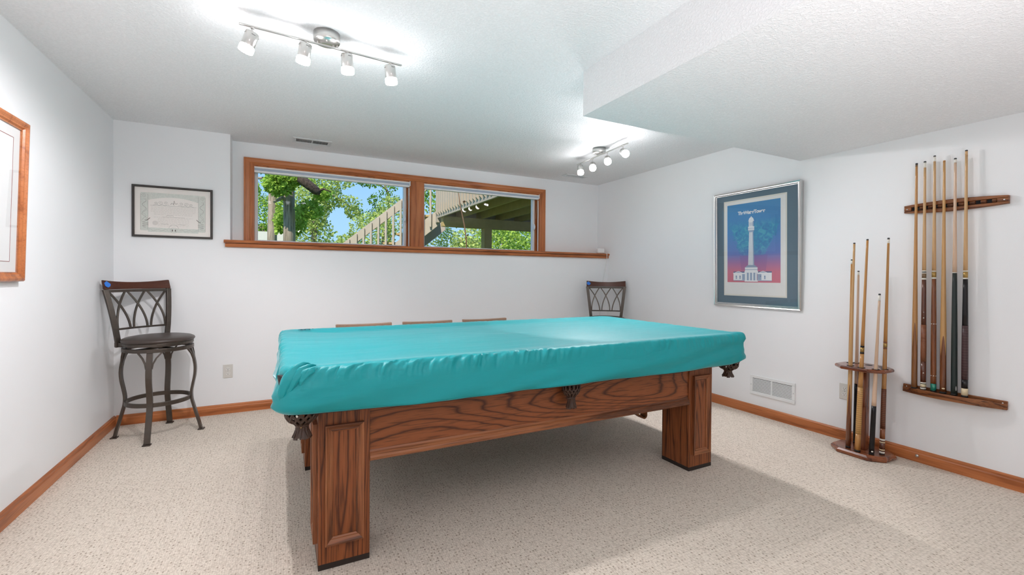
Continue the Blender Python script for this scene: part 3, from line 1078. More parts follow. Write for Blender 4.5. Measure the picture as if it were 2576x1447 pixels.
def build_cover():
    root = thing('table_cover', 'glossy teal fabric cover stretched over the pool table', 'table cover', (1.31, 2.55, 0.65))
    n = 1500
    per = rounded_rect(n, TX0, TX1, TY0, TY1, (0.075, 0.035, 0.05, 0.06))
    prof = [(0.055, 0.674), (0.030, 0.664), (0.012, 0.660), (0.004, 0.665), (0.0, 0.675), (-0.003, 0.693), (-0.004, 0.715), (-0.003, 0.74), (-0.001, 0.765),
            (0.0, 0.79), (0.001, 0.81), (0.004, 0.828), (0.009, 0.840), (0.017, 0.847), (0.028, 0.8495), (0.042, 0.8495), (0.060, 0.848),
            (0.08, 0.846), (0.10, 0.8435), (0.12, 0.841), (0.14, 0.838), (0.16, 0.836), (0.19, 0.8345), (0.23, 0.834), (0.28, 0.834), (0.34, 0.834), (0.42, 0.834), (0.50, 0.834), (0.57, 0.834), (0.63, 0.834), (0.67, 0.834), (0.694, 0.834)]
    rings = []
    for d, z in prof:
        ring = []
        for i, (p, nr) in enumerate(per):
            # inward move towards the medial line so opposite sides meet
            hx, hy = (TX1 - TX0) / 2, (TY1 - TY0) / 2
            cc = Vector(((TX0 + TX1) / 2, (TY0 + TY1) / 2, 0))
            dd = min(d, 0.08)
            q = Vector((cc.x + (p.x - cc.x) * (1 - dd / hx), cc.y + (p.y - cc.y) * (1 - dd / hy), 0))
            if d >= 0.08:
                q = q.lerp(cc, (d - 0.08) / 0.62)
            s_ = i / n
            side = z < 0.80
            # long lazy folds of the drop, shallow near the top edge
            kk = max(0.0, min(1.0, (0.845 - z) / 0.12)) if d < 0.05 else 0.0
            along = p.x * 1.0 + p.y * 1.3
            f1 = noise.noise(Vector((along * 2.2 + z * 5.0, z * 7.0, 3.3)))
            f2 = noise.noise(Vector((along * 7.0 + z * 22.0, z * 6.0, 9.1)))
            pv = z - 0.17 * p.x if abs(p.y - TY0) < 0.2 else z + 0.15 * (p.y + p.x)
            f3 = noise.noise(Vector((pv * 17.0, along * 0.8, 4.4)))
            f4 = noise.noise(Vector((pv * 38.0, along * 1.7, 8.8)))
            off = kk * (0.006 * f1 + 0.003 * f2 + 0.026 * f3 + 0.009 * f4)
            # corner gathers
            dn = min((p - Vector((cx, cy, 0))).length for cx, cy in ((TX0, TY0), (TX1, TY0), (TX1, TY1), (TX0, TY1)))
            cg = math.exp(-(dn / 0.12) ** 2)
            off += cg * kk * 0.010 * noise.noise(Vector((along * 16.0, z * 8.0, 1.0)))
            zz = z
            dl = (p - Vector((TX0, TY0, 0))).length
            dr = (p - Vector((TX1, TY0, 0))).length
            if z < 0.80:
                lf = math.exp(-(dl / 0.22) ** 2)
                low = (0.80 - z) / 0.15
                zz += lf * 0.012 * low
                off += lf * 0.012 * sin(pi * min(1, low)) - lf * 0.020 * max(0, low - 0.75) * 4
                rf = math.exp(-(dr / 0.09) ** 2)
                zz += rf * 0.016 * low
                off += rf * (-0.022 * sin(pi * min(1, low * 1.25)) + 0.004) - rf * 0.05 * max(0, low - 0.8) * 3
                zz += 0.006 * low * noise.noise(Vector((along * 1.7, 0.5, 2.0)))
            elif d < 0.06:
                pk = math.exp(-(dr / 0.05) ** 2)
                zz += pk * 0.008
                off += pk * 0.008
            q = q + nr * off
            if d < 0.26 and z > 0.80:
                # small puckers where the cloth turns over the rail
                front = 0.85 if p.y < TY0 + 0.05 else 0.35
                wv = noise.noise(Vector((p.x * 36.0 - d * 60.0 + p.y * 36.0, d * 10.0 + z * 9.0, 0.3)))
                wv2 = noise.noise(Vector((p.x * 80.0 - d * 110.0 + p.y * 80.0, d * 20.0 + z * 20.0, 4.3)))
                amt = math.exp(-((d - 0.010) / 0.022) ** 2)
                patch = 0.35 + 0.65 * max(0, min(1, 0.5 + 1.6 * noise.noise(Vector((p.x * 1.9, p.y * 1.9, 7.7)))))
                zz += front * amt * patch * 0.011 * (wv + 0.6 * wv2)
                q = q + nr * (front * amt * patch * 0.016 * (wv + 0.6 * wv2))
            if d >= 0.05:
                g = min(1, (d - 0.05) / 0.08)
                zz += g * 0.0035 * noise.noise(Vector((q.x * 1.6, q.y * 3.0, 5.0))) + g * 0.0012 * noise.noise(Vector((q.x * 6 + q.y * 3, q.y * 11.0, 2.0)))
                rc = math.exp(-((q - Vector((TX1, TY1 - 0.25, 0))).length / 0.5) ** 2) + math.exp(-((q - Vector((TX0 + 0.8, TY1, 0))).length / 0.35) ** 2)
                zz += g * rc * 0.0030 * noise.noise(Vector((q.x * 14 + q.y * 16, q.y * 5.0 - q.x * 4, 4.0)))
            ring.append(Vector((q.x, q.y, zz)))
        rings.append(ring)
    m = MB()
    m.grid_rings(rings, True, False, False, True)
    # close the middle strip
    m.bm.verts.ensure_lookup_table()
    last = [m.bm.verts[(len(rings) - 1) * n + i] for i in range(n)]
    half = {}
    cxm = 1.3135
    fr_ = sorted([v for v in last if v.co.y < 2.55], key=lambda v: v.co.x)
    bk_ = sorted([v for v in last if v.co.y >= 2.55], key=lambda v: v.co.x)
    edges = [m.bm.edges.get((last[i], last[(i + 1) % n])) for i in range(n)]
    bmesh.ops.contextual_create(m.bm, geom=[e for e in edges if e])
    for f in m.bm.faces:
        f.smooth = True
    o = m.build('fitted_sheet', M_COVER, root)
    sd = o.modifiers.new('thick', 'SOLIDIFY')
    sd.thickness = 0.0012
    sd.offset = -1
    # black elastic band along the hem
    hb = MB()
    pts = []
    for i in range(0, n, 8):
        p, nr = per[i]
        v = rings[1][i].lerp(rings[2][i], 0.5)
        pts.append(v + Vector((0, 0, -0.002)))
    hb.tube(pts, 1.0, closed=True, sec=RECT(0.006, 0.010), upv=(0, 0, 1))
    hb.build('hem_elastic', pm('hem_black', (0.006, 0.022, 0.022), 0.8), root)
    # loose bunch of cloth at the near left corner
    fl_ = MB()
    pleats = [([(0.112, 1.905, 0.848), (0.085, 1.880, 0.858), (0.052, 1.864, 0.848), (0.028, 1.852, 0.822), (0.014, 1.848, 0.790), (0.004, 1.852, 0.756), (0.000, 1.858, 0.736)], [0.006, 0.014, 0.018, 0.019, 0.018, 0.013, 0.003]),
              ([(0.125, 1.895, 0.847), (0.100, 1.868, 0.851), (0.070, 1.856, 0.838), (0.046, 1.848, 0.810), (0.030, 1.846, 0.776), (0.020, 1.850, 0.748)], [0.006, 0.014, 0.017, 0.016, 0.012, 0.003]),
              ([(0.138, 1.885, 0.845), (0.112, 1.858, 0.842), (0.086, 1.850, 0.826), (0.070, 1.846, 0.805), (0.066, 1.848, 0.786)], [0.005, 0.011, 0.012, 0.010, 0.003])]
    for path, rad in pleats:
        pr_ = []
        for i in range(25):
            t = i / 24 * (len(path) - 1)
            k = min(int(t), len(path) - 2)
            u = t - k
            c_ = Vector(path[k]).lerp(Vector(path[k + 1]), u)
            r_ = rad[k] * (1 - u) + rad[k + 1] * u
            a_ = Vector((-0.35, -0.94, 0.0))
            tt = (Vector(path[k + 1]) - Vector(path[k])).normalized()
            b_ = tt.cross(a_).normalized()
            ring = []
            for j in range(24):
                an = 2 * pi * j / 24
                w_ = 1 + 0.25 * noise.noise(Vector((cos(an) * 2, sin(an) * 2, i * 0.22 + path[0][0] * 50)))
                ring.append(c_ + a_ * (r_ * 0.42 * cos(an) * w_) + b_ * (r_ * sin(an) * w_))
            pr_.append(ring)
        fl_.grid_rings(pr_, True, True, True, True)
    fl_.build('corner_bunch', M_COVER, root)
    # small pen mark at the far left of the top
    sc = MB()
    def stroke(pts):
        sc.tube([Vector((x, y, 0.8525)) for x, y in pts], 1.0, sec=RECT(0.001, 0.006), upv=(0, 0, 1))
    ox, oy = 0.105, 3.165
    stroke([(ox, oy - 0.022), (ox + 0.022, oy + 0.022)])
    stroke([(ox + 0.014, oy - 0.022), (ox + 0.034, oy + 0.022)])
    stroke([(ox + 0.052 + 0.015 * cos(a), oy + 0.026 * sin(a)) for a in [2 * pi * k / 12 for k in range(13)]])
    stroke([(ox + 0.084, oy + 0.014), (ox + 0.087, oy + 0.026)])
    sc.build('pen_mark', pm('ink', (0.01, 0.03, 0.05), 0.7), root)
    return root
build_cover()

# ------------------------------------------------------------------ wooden ball triangle hanging under the table
RACKW = wood('rack_wood', (0.30, 0.115, 0.040), (0.24, 0.085, 0.028), (0.15, 0.05, 0.018), axis='X', rings=5, scale=10, pore=0.3)
tri = MB()
R_ = 0.024
side = 0.30
ang0 = radians(62)
cen = []
# corner (lowest) and the two upper corners, local plane XZ at y = 2.36
A_ = Vector((2.262, 2.36, 0.236))
dL = Vector((-cos(radians(31)), 0, sin(radians(31))))
dR = Vector((cos(radians(89)), 0, sin(radians(89))))
P3 = [A_, A_ + dL * side, A_ + dR * side]
outer = []
for i in range(3):
    p, q, s_ = P3[i], P3[i - 1], P3[(i + 1) % 3]
    b1 = (q - p).normalized()
    b2 = (s_ - p).normalized()
    # arc round the corner
    n1 = Vector((-b1.z, 0, b1.x))
    if n1.dot(b2) > 0:
        n1 = -n1
    n2 = Vector((-b2.z, 0, b2.x))
    if n2.dot(b1) > 0:
        n2 = -n2
    for k in range(7):
        t = k / 6
        nn = (n1 * (1 - t) + n2 * t).normalized()
        outer.append(p + nn * R_)
def tri_off(o):
    out = []
    for i in range(3):
        p, q, s_ = P3[i], P3[i - 1], P3[(i + 1) % 3]
        b1 = (q - p).normalized()
        b2 = (s_ - p).normalized()
        n1 = Vector((-b1.z, 0, b1.x))
        n1 = -n1 if n1.dot(b2) > 0 else n1
        n2 = Vector((-b2.z, 0, b2.x))
        n2 = -n2 if n2.dot(b1) > 0 else n2
        for k in range(9):
            t = k / 8
            out.append(p + (n1 * (1 - t) + n2 * t).normalized() * o)
    return out
oo, ii = tri_off(R_), tri_off(R_ - 0.012)
dy = Vector((0, 0.055, 0))
tri.grid_rings([oo, [p + dy for p in oo], [p + dy for p in ii], ii, oo], True, False, False, False)
bmesh.ops.remove_doubles(tri.bm, verts=tri.bm.verts, dist=1e-5)
trio = thing('ball_rack', 'wooden triangle ball rack hanging under the far end of the table', 'ball rack', (2.262, 2.387, 0.21))
tri.build('triangle', RACKW, trio)
hk = MB()
pk_ = P3[1] - (P3[1] - P3[2]).normalized() * 0.12
hk.tube([(pk_.x, 2.387, 0.70), (pk_.x, 2.387, pk_.z - 0.004), (pk_.x + 0.012, 2.387, pk_.z - 0.012), (pk_.x + 0.02, 2.387, pk_.z + 0.002)], 0.003, 6)
hk.build('hook', pm('dark_steel', (0.05, 0.05, 0.05), 0.4, 1.0), trio)

# ------------------------------------------------------------------ bar stools
M_BRONZE = pm('bronze_metal', (0.095, 0.078, 0.066), 0.36, 0.7, var=(40, 0.15))
M_SEATLEATHER = pm('brown_leatherette', (0.052, 0.037, 0.031), 0.36, bump=(220, 0.12, 0.001))
M_RAILWOOD = wood('stool_rail_wood', (0.085, 0.026, 0.014), (0.065, 0.020, 0.011), (0.035, 0.011, 0.007), axis='Y', rings=4, scale=6, rough=0.3, pore=0.3)
M_TAPE = pm('blue_tape', (0.03, 0.20, 0.72), 0.6)

def make_stool(M, label):
    """local frame: seat faces +X, floor at z = 0"""
    r = thing('bar_stool', label, 'bar stool', M, group='swivel bar stools')
    s = MB()
    s.lathe([(0.0, 0.697), (0.205, 0.697), (0.219, 0.704), (0.224, 0.714), (0.219, 0.724), (0.200, 0.734), (0.16, 0.741), (0.09, 0.744), (0.0, 0.745)], 48, cap0=False, cap1=False)
    so = s.build('seat', M_SEATLEATHER, r, local=True)
    g = MB()
    g.lathe([(0.212, 0.678), (0.214, 0.678), (0.214, 0.700), (0.195, 0.700), (0.195, 0.678), (0.212, 0.678)], 48, cap0=False, cap1=False, smooth=False)
    g.box(-0.20, 0.20, -0.018, 0.018, 0.680, 0.690)
    g.box(-0.018, 0.018, -0.20, 0.20, 0.680, 0.690)
    g.build('seat_ring', M_BRONZE, r, local=True, bevel=0.002)
    g = MB()
    g.lathe([(0.214, 0.638), (0.216, 0.638), (0.216, 0.664), (0.190, 0.664), (0.190, 0.638), (0.214, 0.638)], 48, cap0=False, cap1=False, smooth=False)
    g.box(-0.195, 0.195, -0.02, 0.02, 0.645, 0.655)
    g.box(-0.02, 0.02, -0.195, 0.195, 0.645, 0.655)
    g.lathe([(0.07, 0.655), (0.07, 0.682)], 24)
    g.build('base_ring', M_BRONZE, r, local=True, bevel=0.002)
    # legs
    prof = [(0.198, 0.640), (0.208, 0.60), (0.222, 0.54), (0.228, 0.48), (0.224, 0.42), (0.213, 0.36), (0.204, 0.30), (0.206, 0.245), (0.216, 0.20), (0.234, 0.13), (0.253, 0.06), (0.264, 0.012), (0.268, 0.006)]
    for k in range(4):
        a = LEG_A + k * pi / 2
        d = Vector((cos(a), sin(a), 0))
        t = Vector((-sin(a), cos(a), 0))
        l = MB()
        pts = [d * rr + Vector((0, 0, z)) for rr, z in prof]
        # smooth the S curve
        sm = []
        for i in range(len(pts) - 1):
            p0, p1, p2, p3 = pts[max(i - 1, 0)], pts[i], pts[i + 1], pts[min(i + 2, len(pts) - 1)]
            for j in range(4):
                u = j / 4
                sm.append(0.5 * ((2 * p1) + (p2 - p0) * u + (2 * p0 - 5 * p1 + 4 * p2 - p3) * u * u + (3 * p1 - p0 - 3 * p2 + p3) * u ** 3))
        sm.append(pts[-1])
        l.tube(sm, 1.0, sec=RECT(0.016, 0.036), upv=d, smooth=False)
        lo = l.build('leg', M_BRONZE, r, local=True, bevel=0.003)
        f = MB()
        f.box(-0.020, 0.022, -0.024, 0.024, 0, 0.008, Matrix.Translation(d * 0.266) @ Matrix.Rotation(a, 4, 'Z'))
        f.build('foot_pad', M_BRONZE, lo, local=True, bevel=0.003)
        for sg in (-1, 1):
            b = MB()
            q = [d * 0.222 + t * (sg * 0.016) + Vector((0, 0, 0.525)), d * 0.218 + t * (sg * 0.022) + Vector((0, 0, 0.56)), d * 0.210 + t * (sg * 0.040) + Vector((0, 0, 0.60)), d * 0.194 + t * (sg * 0.072) + Vector((0, 0, 0.642))]
            b.tube(q, 1.0, sec=RECT(0.010, 0.010), upv=d, smooth=False)
            b.build('brace', M_BRONZE, lo, local=True)
    fr = MB()
    fr.tube([(0.196 * cos(2 * pi * k / 56), 0.196 * sin(2 * pi * k / 56), 0.262) for k in range(56)], 1.0, closed=True, sec=RECT(0.030, 0.014), upv=(0, 0, 1), smooth=False)
    fr.build('foot_ring', M_BRONZE, r, local=True, bevel=0.002)
    # back
    def bx(z):
        t = max(0, (z - 0.70) / 0.45)
        return -0.150 - 0.085 * t ** 1.6
    def bp(y, z):
        # rail plane curves backwards in the middle
        return Vector((bx(z) - 0.038 * (1 - (y / 0.225) ** 2), y, z))
    for sg in (-1, 1):
        p = MB()
        zz = [0.665, 0.70, 0.74, 0.80, 0.87, 0.94, 1.01, 1.085]
        p.tube([bp(sg * (0.172 + 0.050 * max(0, (z - 0.70) / 0.40)), z) for z in zz], 1.0, sec=RECT(0.020, 0.034), upv=(1, 0, 0), smooth=False)
        po = p.build('back_post', M_BRONZE, r, local=True, bevel=0.003)
        b = MB()
        b.box(-0.19, -0.11, -0.008, 0.008, 0.668, 0.700, Matrix.Translation((0.0, sg * 0.174, 0)))
        b.build('bracket', M_BRONZE, po, local=True, bevel=0.002)
    up_ = MB()
    up_.tube([bp(-0.218 + 0.436 * k / 16, 1.073) for k in range(17)], 1.0, sec=RECT(0.018, 0.020), upv=(1, 0, 0), smooth=False)
    up_.build('upper_rail', M_BRONZE, r, local=True, bevel=0.002)
    lw = MB()
    lw.tube([bp(-0.180 + 0.360 * k / 16, 0.795) for k in range(17)], 1.0, sec=RECT(0.014, 0.014), upv=(1, 0, 0), smooth=False)
    lw.build('lower_rail', M_BRONZE, r, local=True, bevel=0.002)
    tops = [(-0.185, -0.045), (-0.045, 0.075), (0.075, 0.205)]
    for k in range(3):
        y0 = -0.178 + k * 0.1187
        y1 = y0 + 0.1187
        for a0, a1, bow in ((y0 + 0.012, y1 - 0.004, 1), (y1 - 0.012, y0 + 0.004, -1)):
            l = MB()
            pts = []
            for i in range(13):
                t = i / 12
                # starts at the bottom near one side, bows outward, crosses at two thirds height
                y = a0 + (a1 - a0) * t ** 1.75
                pts.append(bp(y * (1 + 0.17 * t), 0.797 + 0.276 * t))
            l.tube(pts, 1.0, sec=RECT(0.010, 0.012), upv=(1, 0, 0), smooth=False)
            l.build('lattice_bar', M_BRONZE, r, local=True)
    tr = MB()
    ys = [-0.231 + 0.462 * k / 20 for k in range(21)]
    rings = []
    for y in ys:
        c0 = bp(y, 1.085)
        c1 = bp(y, 1.138 + 0.016 * (y / 0.23) ** 2)
        th = 0.013
        rings.append([c0 + Vector((th, 0, 0)), c1 + Vector((th * 0.8, 0, 0)), c1 + Vector((-th * 0.8, 0, 0.0)), c0 + Vector((-th, 0, 0))])
    tr.grid_rings(rings, True, True, True, False)
    to = tr.build('top_rail', M_RAILWOOD, r, local=True, bevel=0.005)
    tp = MB()
    ye = TAPE_Y
    poly = [(ye, 1.110), (ye - 0.005, 1.133), (ye + 0.015, 1.146), (ye + 0.042, 1.124), (ye + 0.036, 1.108), (ye + 0.018, 1.100)]
    vs = [bp(y, z) + Vector((0.0145, 0, 0)) for y, z in poly]
    tp._f([tp.bm.verts.new(v) for v in vs])
    tpo = tp.build('tape', M_TAPE, to, local=True)
    sd = tpo.modifiers.new('thick', 'SOLIDIFY')
    sd.thickness = 0.002
    tag(tpo, 'small scrap of blue tape')
    return r

FA = radians(-45.0)
LEG_A = radians(-4) - FA
TAPE_Y = -0.224
make_stool(Matrix.Translation((-0.806, 4.222, 0)) @ Matrix.Rotation(FA, 4, 'Z'), 'dark bronze bar stool standing alone in the left corner')
FB = atan2(-0.80, -0.60)
LEG_A = radians(40)
TAPE_Y = -0.224
make_stool(Matrix.Translation((3.372, 4.150, 0)) @ Matrix.Rotation(FB, 4, 'Z'), 'bar stool with lattice metal back half hidden behind the pool table')

# ------------------------------------------------------------------ three wooden chairs behind the table
CH = wood('chair_wood', (0.36, 0.235, 0.165), (0.32, 0.20, 0.14), (0.24, 0.145, 0.10), axis='X', rings=4, scale=6, rough=0.45, pore=0.25)
def make_chair():
    """local: sitter faces -Y, back at y = 0"""
    r = thing('wooden_chair', 'light brown wooden chair', 'chair', (0, 0, 0), group='wooden chairs behind the pool table')
    def bar(name, pts, sec, parent=r, upv=(0, 0, 1), bev=0.004, sm=False):
        m_ = MB()
        m_.tube(pts, 1.0, sec=sec, upv=upv, smooth=sm)
        return m_.build(name, CH, parent, local=True, bevel=bev)
    tp = MB()
    rings = []
    for k in range(17):
        x = -0.212 + 0.424 * k / 16
        e = (x / 0.212) ** 2
        y = 0.012 - 0.052 * e
        zt = 0.815 + 0.010 * e
        zb = 0.772
        th = 0.013
        rings.append([Vector((x, y - th, zb)), Vector((x, y - th, zt)), Vector((x, y + th * 1.6, zt - 0.002)), Vector((x, y + th, zb))])
    tp.grid_rings(rings, True, True, True, False)
    tp.build('top_rail', CH, r, local=True, bevel=0.006)
    for sg in (-1, 1):
        bar('leg', [(sg * 0.19, 0.03, 0.0), (sg * 0.19, 0.0, 0.24), (sg * 0.19, -0.02, 0.45), (sg * 0.195, -0.024, 0.62), (sg * 0.198, -0.026, 0.785)], RECT(0.032, 0.026), upv=(0, 1, 0))
        bar('leg', [(sg * 0.20, -0.43, 0.0), (sg * 0.195, -0.41, 0.44)], RECT(0.030, 0.030), upv=(0, 1, 0))
        bar('stretcher', [(sg * 0.198, -0.42, 0.17), (sg * 0.19, 0.005, 0.19)], RECT(0.02, 0.016))
    for k in range(5):
        x = -0.12 + 0.06 * k
        bar('spindle', [(x, -0.025, 0.45), (x * 1.05, -0.004 + 0.006 * (1 - (x / 0.12) ** 2), 0.78)], RECT(0.012, 0.016), upv=(0, 1, 0), bev=0.003)
    bar('stretcher', [(-0.19, -0.2, 0.18), (0.19, -0.2, 0.18)], RECT(0.02, 0.016))
    st = MB()
    pl = [(-0.205, 0.005), (-0.225, -0.42), (-0.20, -0.45), (0.20, -0.45), (0.225, -0.42), (0.205, 0.005)]
    st.prism(pl, 0.43, 0.465)
    st.build('seat', CH, r, local=True, bevel=0.010)
    return r
ch0 = make_chair()
CHX = [(0.592, 3.72, 0.02, 'leftmost of the three wooden chairs peeking over the pool table'),
       (1.105, 3.72, -0.015, 'middle of the three wooden chairs peeking over the pool table'),
       (1.625, 3.72, 0.01, 'rightmost of the three wooden chairs peeking over the pool table')]
for i, (x, y, a, lab) in enumerate(CHX):
    Mx = Matrix.Translation((x, y, 0)) @ Matrix.Rotation(a, 4, 'Z')
    if i == 0:
        ch0.matrix_world = Mx
        o = ch0
    else:
        o = copy_tree(ch0, Mx)
    o['label'] = lab

# ------------------------------------------------------------------ cues
MAPLE = wood('maple_shaft', (0.58, 0.36, 0.17), (0.54, 0.325, 0.15), (0.46, 0.26, 0.11), axis='Z', rings=3, scale=40, stretch=0.03, rough=0.28, pore=0.12, coat=0.5)
HONEY = wood('honey_shaft', (0.50, 0.245, 0.070), (0.46, 0.215, 0.058), (0.38, 0.16, 0.040), axis='Z', rings=3, scale=40, stretch=0.03, rough=0.28, pore=0.15, coat=0.5)
PALE = wood('pale_shaft', (0.66, 0.47, 0.34), (0.62, 0.43, 0.30), (0.54, 0.36, 0.24), axis='Z', rings=3, scale=40, stretch=0.03, rough=0.25, pore=0.10, coat=0.5)
BROWN = wood('brown_butt', (0.26, 0.085, 0.026), (0.21, 0.064, 0.020), (0.11, 0.032, 0.011), axis='Z', rings=4, scale=45, stretch=0.03, rough=0.25, pore=0.35, coat=0.6)
MAHOG = wood('mahogany_butt', (0.135, 0.040, 0.018), (0.105, 0.030, 0.014), (0.06, 0.018, 0.009), axis='Z', rings=4, scale=45, stretch=0.03, rough=0.22, pore=0.3, coat=0.7)
BLACKB = pm('black_lacquer', (0.008, 0.006, 0.007), 0.28, coat=0.15, spec=0.3)
GREENB = pm('dark_green_sleeve', (0.012, 0.022, 0.020), 0.45, bump=(400, 0.2, 0.0005))
IVORY = pm('ivory_white', (0.78, 0.75, 0.68), 0.3)
CREAM = pm('cream_cap', (0.70, 0.58, 0.38), 0.35, var=(40, 0.2))
GOLD = pm('brass_joint', (0.42, 0.27, 0.09), 0.3, 0.8)
BRJ = pm('bronze_joint', (0.20, 0.13, 0.075), 0.35, 0.6)
TIPM = pm('leather_tip', (0.05, 0.05, 0.055), 0.8)
RUBBER = pm('rubber_bumper', (0.012, 0.012, 0.012), 0.7)
SILVER = pm('silver_sticker', (0.55, 0.56, 0.57), 0.3, 0.6)
MALACH = pm('malachite', (0.01, 0.22, 0.15), 0.2, coat=0.6, var=(90, 0.75))

def wrap_mat(name, c0, c1, pitch, duty=0.5):
    m, nt, b = new_mat(name)
    tc = N(nt, 'ShaderNodeTexCoord')
    sp = N(nt, 'ShaderNodeSeparateXYZ')
    nt.links.new(tc.outputs['Object'], sp.inputs[0])
    ns = N(nt, 'ShaderNodeTexNoise')
    ns.inputs['Scale'].default_value = 60
    nt.links.new(tc.outputs['Object'], ns.inputs['Vector'])
    a = math_node(nt, 'MULTIPLY_ADD', ns.outputs[0], 0.25, math_node(nt, 'DIVIDE', sp.outputs['Z'], pitch))
    f = math_node(nt, 'FRACT', a)
    c = ramp(nt, f, [(0.0, c1), (duty * 0.5, c1), (duty * 0.6, c0), (1.0, c0)])
    nt.links.new(c, b.inputs['Base Color'])
    b.inputs['Roughness'].default_value = 0.4
    return m
WRAP_RED = wrap_mat('wrap_red_brown', (0.15, 0.042, 0.018), (0.34, 0.14, 0.065), 0.0085, 0.7)
WRAP_TAN = wrap_mat('wrap_tan', (0.55, 0.31, 0.105), (0.16, 0.085, 0.03), 0.014, 0.25)
WRAP_DK = wrap_mat('wrap_dark_brown', (0.16, 0.05, 0.02), (0.03, 0.010, 0.006), 0.012, 0.5)
WRAP_MAR = wrap_mat('wrap_maroon', (0.045, 0.018, 0.020), (0.10, 0.055, 0.055), 0.0165, 0.22)

def points_mat(name, upper, lower, z0, h, k=2.0):
    """spliced butt: dark wood running up into the light one in long points"""
    m, nt, b = new_mat(name)
    tc = N(nt, 'ShaderNodeTexCoord')
    sp = N(nt, 'ShaderNodeSeparateXYZ')
    nt.links.new(tc.outputs['Object'], sp.inputs[0])
    an = math_node(nt, 'ARCTAN2', sp.outputs['Y'], sp.outputs['X'])
    sn = math_node(nt, 'ABSOLUTE', math_node(nt, 'SINE', math_node(nt, 'MULTIPLY_ADD', an, k, 0.9)))
    lim = math_node(nt, 'MULTIPLY_ADD', sn, h, z0)
    fac = math_node(nt, 'GREATER_THAN', sp.outputs['Z'], lim)
    mp = N(nt, 'ShaderNodeMapping')
    mp.inputs['Scale'].default_value = (1, 1, 0.03)
    nt.links.new(tc.outputs['Object'], mp.inputs['Vector'])
    ns = N(nt, 'ShaderNodeTexNoise')
    ns.inputs['Scale'].default_value = 120
    nt.links.new(mp.outputs[0], ns.inputs['Vector'])
    cu = ramp(nt, ns.outputs[0], [(0.3, tuple(c * 0.88 for c in upper)), (0.7, upper)])
    cl = ramp(nt, ns.outputs[0], [(0.35, tuple(c * 0.5 for c in lower)), (0.65, lower)])
    mx = N(nt, 'ShaderNodeMix', data_type='RGBA')
    nt.links.new(fac, mx.inputs[0])
    nt.links.new(cl, mx.inputs[6])
    nt.links.new(cu, mx.inputs[7])
    nt.links.new(mx.outputs[2], b.inputs['Base Color'])
    b.inputs['Roughness'].default_value = 0.25
    b.inputs['Coat Weight'].default_value = 0.5
    return m

def cue(label, base, tip, segs, group, rb=0.0148, dots=()):
    base, tip = Vector(base), Vector(tip)
    d = tip - base
    L = d.length
    q = Vector((0, 0, 1)).rotation_difference(d.normalized()).to_matrix().to_4x4()
    r = thing('pool_cue', label, 'pool cue', Matrix.Translation(base) @ q, group=group)
    def rad(t):
        pts = [(0.0, rb), (0.25, rb * 0.92), (0.5, 0.0108), (0.75, 0.0078), (1.0, 0.0064)]
        for (a, ra), (b_, rb_) in zip(pts[:-1], pts[1:]):
            if t <= b_:
                return ra + (rb_ - ra) * (t - a) / (b_ - a)
        return pts[-1][1]
    for name, t0, t1, mat in segs:
        m_ = MB()
        n = max(2, int((t1 - t0) * 24))
        bulge = 1.03 if name in ('joint_collar', 'wrap') else 1.0
        pr_ = [(rad(t0 + (t1 - t0) * i / n) * bulge, (t0 + (t1 - t0) * i / n) * L) for i in range(n + 1)]
        if name == 'tip':
            pr_ = [(rad(t0), t0 * L), (rad(t0), t1 * L - 0.002), (rad(t0) * 0.7, t1 * L)]
        m_.lathe(pr_, 20)
        m_.build(name, mat, r, local=True)
    for t, an, sx, sz, mat in dots:
        m_ = MB()
        a = an
        rr = rad(t)
        m_.lathe([(1.0, 0.0), (0.8, 0.35), (0.0, 0.5)], 14, Matrix.Translation((rr * 0.985 * cos(a), rr * 0.985 * sin(a), t * L)) @ Matrix.Rotation(a, 4, 'Z') @ Matrix.Rotation(pi / 2, 4, 'Y') @ Matrix.Diagonal((sz, sx, 0.001, 1)), cap0=False, cap1=False)
        m_.build('inlay', mat, r, local=True)
    return r

G1 = 'cues on the wall rack'
CX = 3.690
def ztop(t):
    return t
# fraction along the cue from a pixel row of the photograph's own cue
def F(px, pt, pb):
    return (pb - px) / (pb - pt)
TB = 0.4865
def rack_cue(label, yb, yt, zt, segs, **kw):
    return cue(label, (CX, yb, TB), (CX + 0.006, yt, zt), segs, G1, **kw)
PT1 = points_mat('points_honey_a', (0.50, 0.245, 0.075), (0.27, 0.105, 0.030), 0.27, 0.16)
rack_cue('one piece honey cue at the window side end of the wall rack', 1.411, 1.419, 1.957,
         [('bumper', 0, 0.006, RUBBER), ('butt', 0.006, 0.985, PT1), ('ferrule', 0.985, 0.993, BRJ), ('tip', 0.993, 1, TIPM)], rb=0.0160)
rack_cue('cue on the wall rack with red brown ringed wrap and white joint bands', 1.365, 1.376, 1.960,
         [('bumper', 0, 0.004, RUBBER), ('butt_cap', 0.004, 0.010, IVORY), ('butt_cap', 0.010, 0.013, BLACKB), ('butt_cap', 0.013, 0.026, CREAM), ('butt_cap', 0.026, 0.029, BLACKB), ('butt_cap', 0.029, 0.034, IVORY),
          ('butt', 0.034, 0.125, MAHOG), ('wrap', 0.125, 0.285, WRAP_RED), ('forearm', 0.285, 0.482, MAHOG), ('joint_collar', 0.482, 0.489, IVORY), ('joint_collar', 0.489, 0.509, BRJ), ('joint_collar', 0.509, 0.513, IVORY), ('joint_collar', 0.513, 0.517, BLACKB), ('joint_collar', 0.517, 0.522, IVORY),
          ('shaft', 0.522, 0.972, MAPLE), ('ferrule', 0.972, 0.994, IVORY), ('tip', 0.994, 1, TIPM)],
         dots=[(0.075, pi * 1.12, 0.0035, 0.003, IVORY), (0.315, pi * 1.1, 0.003, 0.0035, IVORY), (0.340, pi * 1.1, 0.002, 0.002, IVORY)])
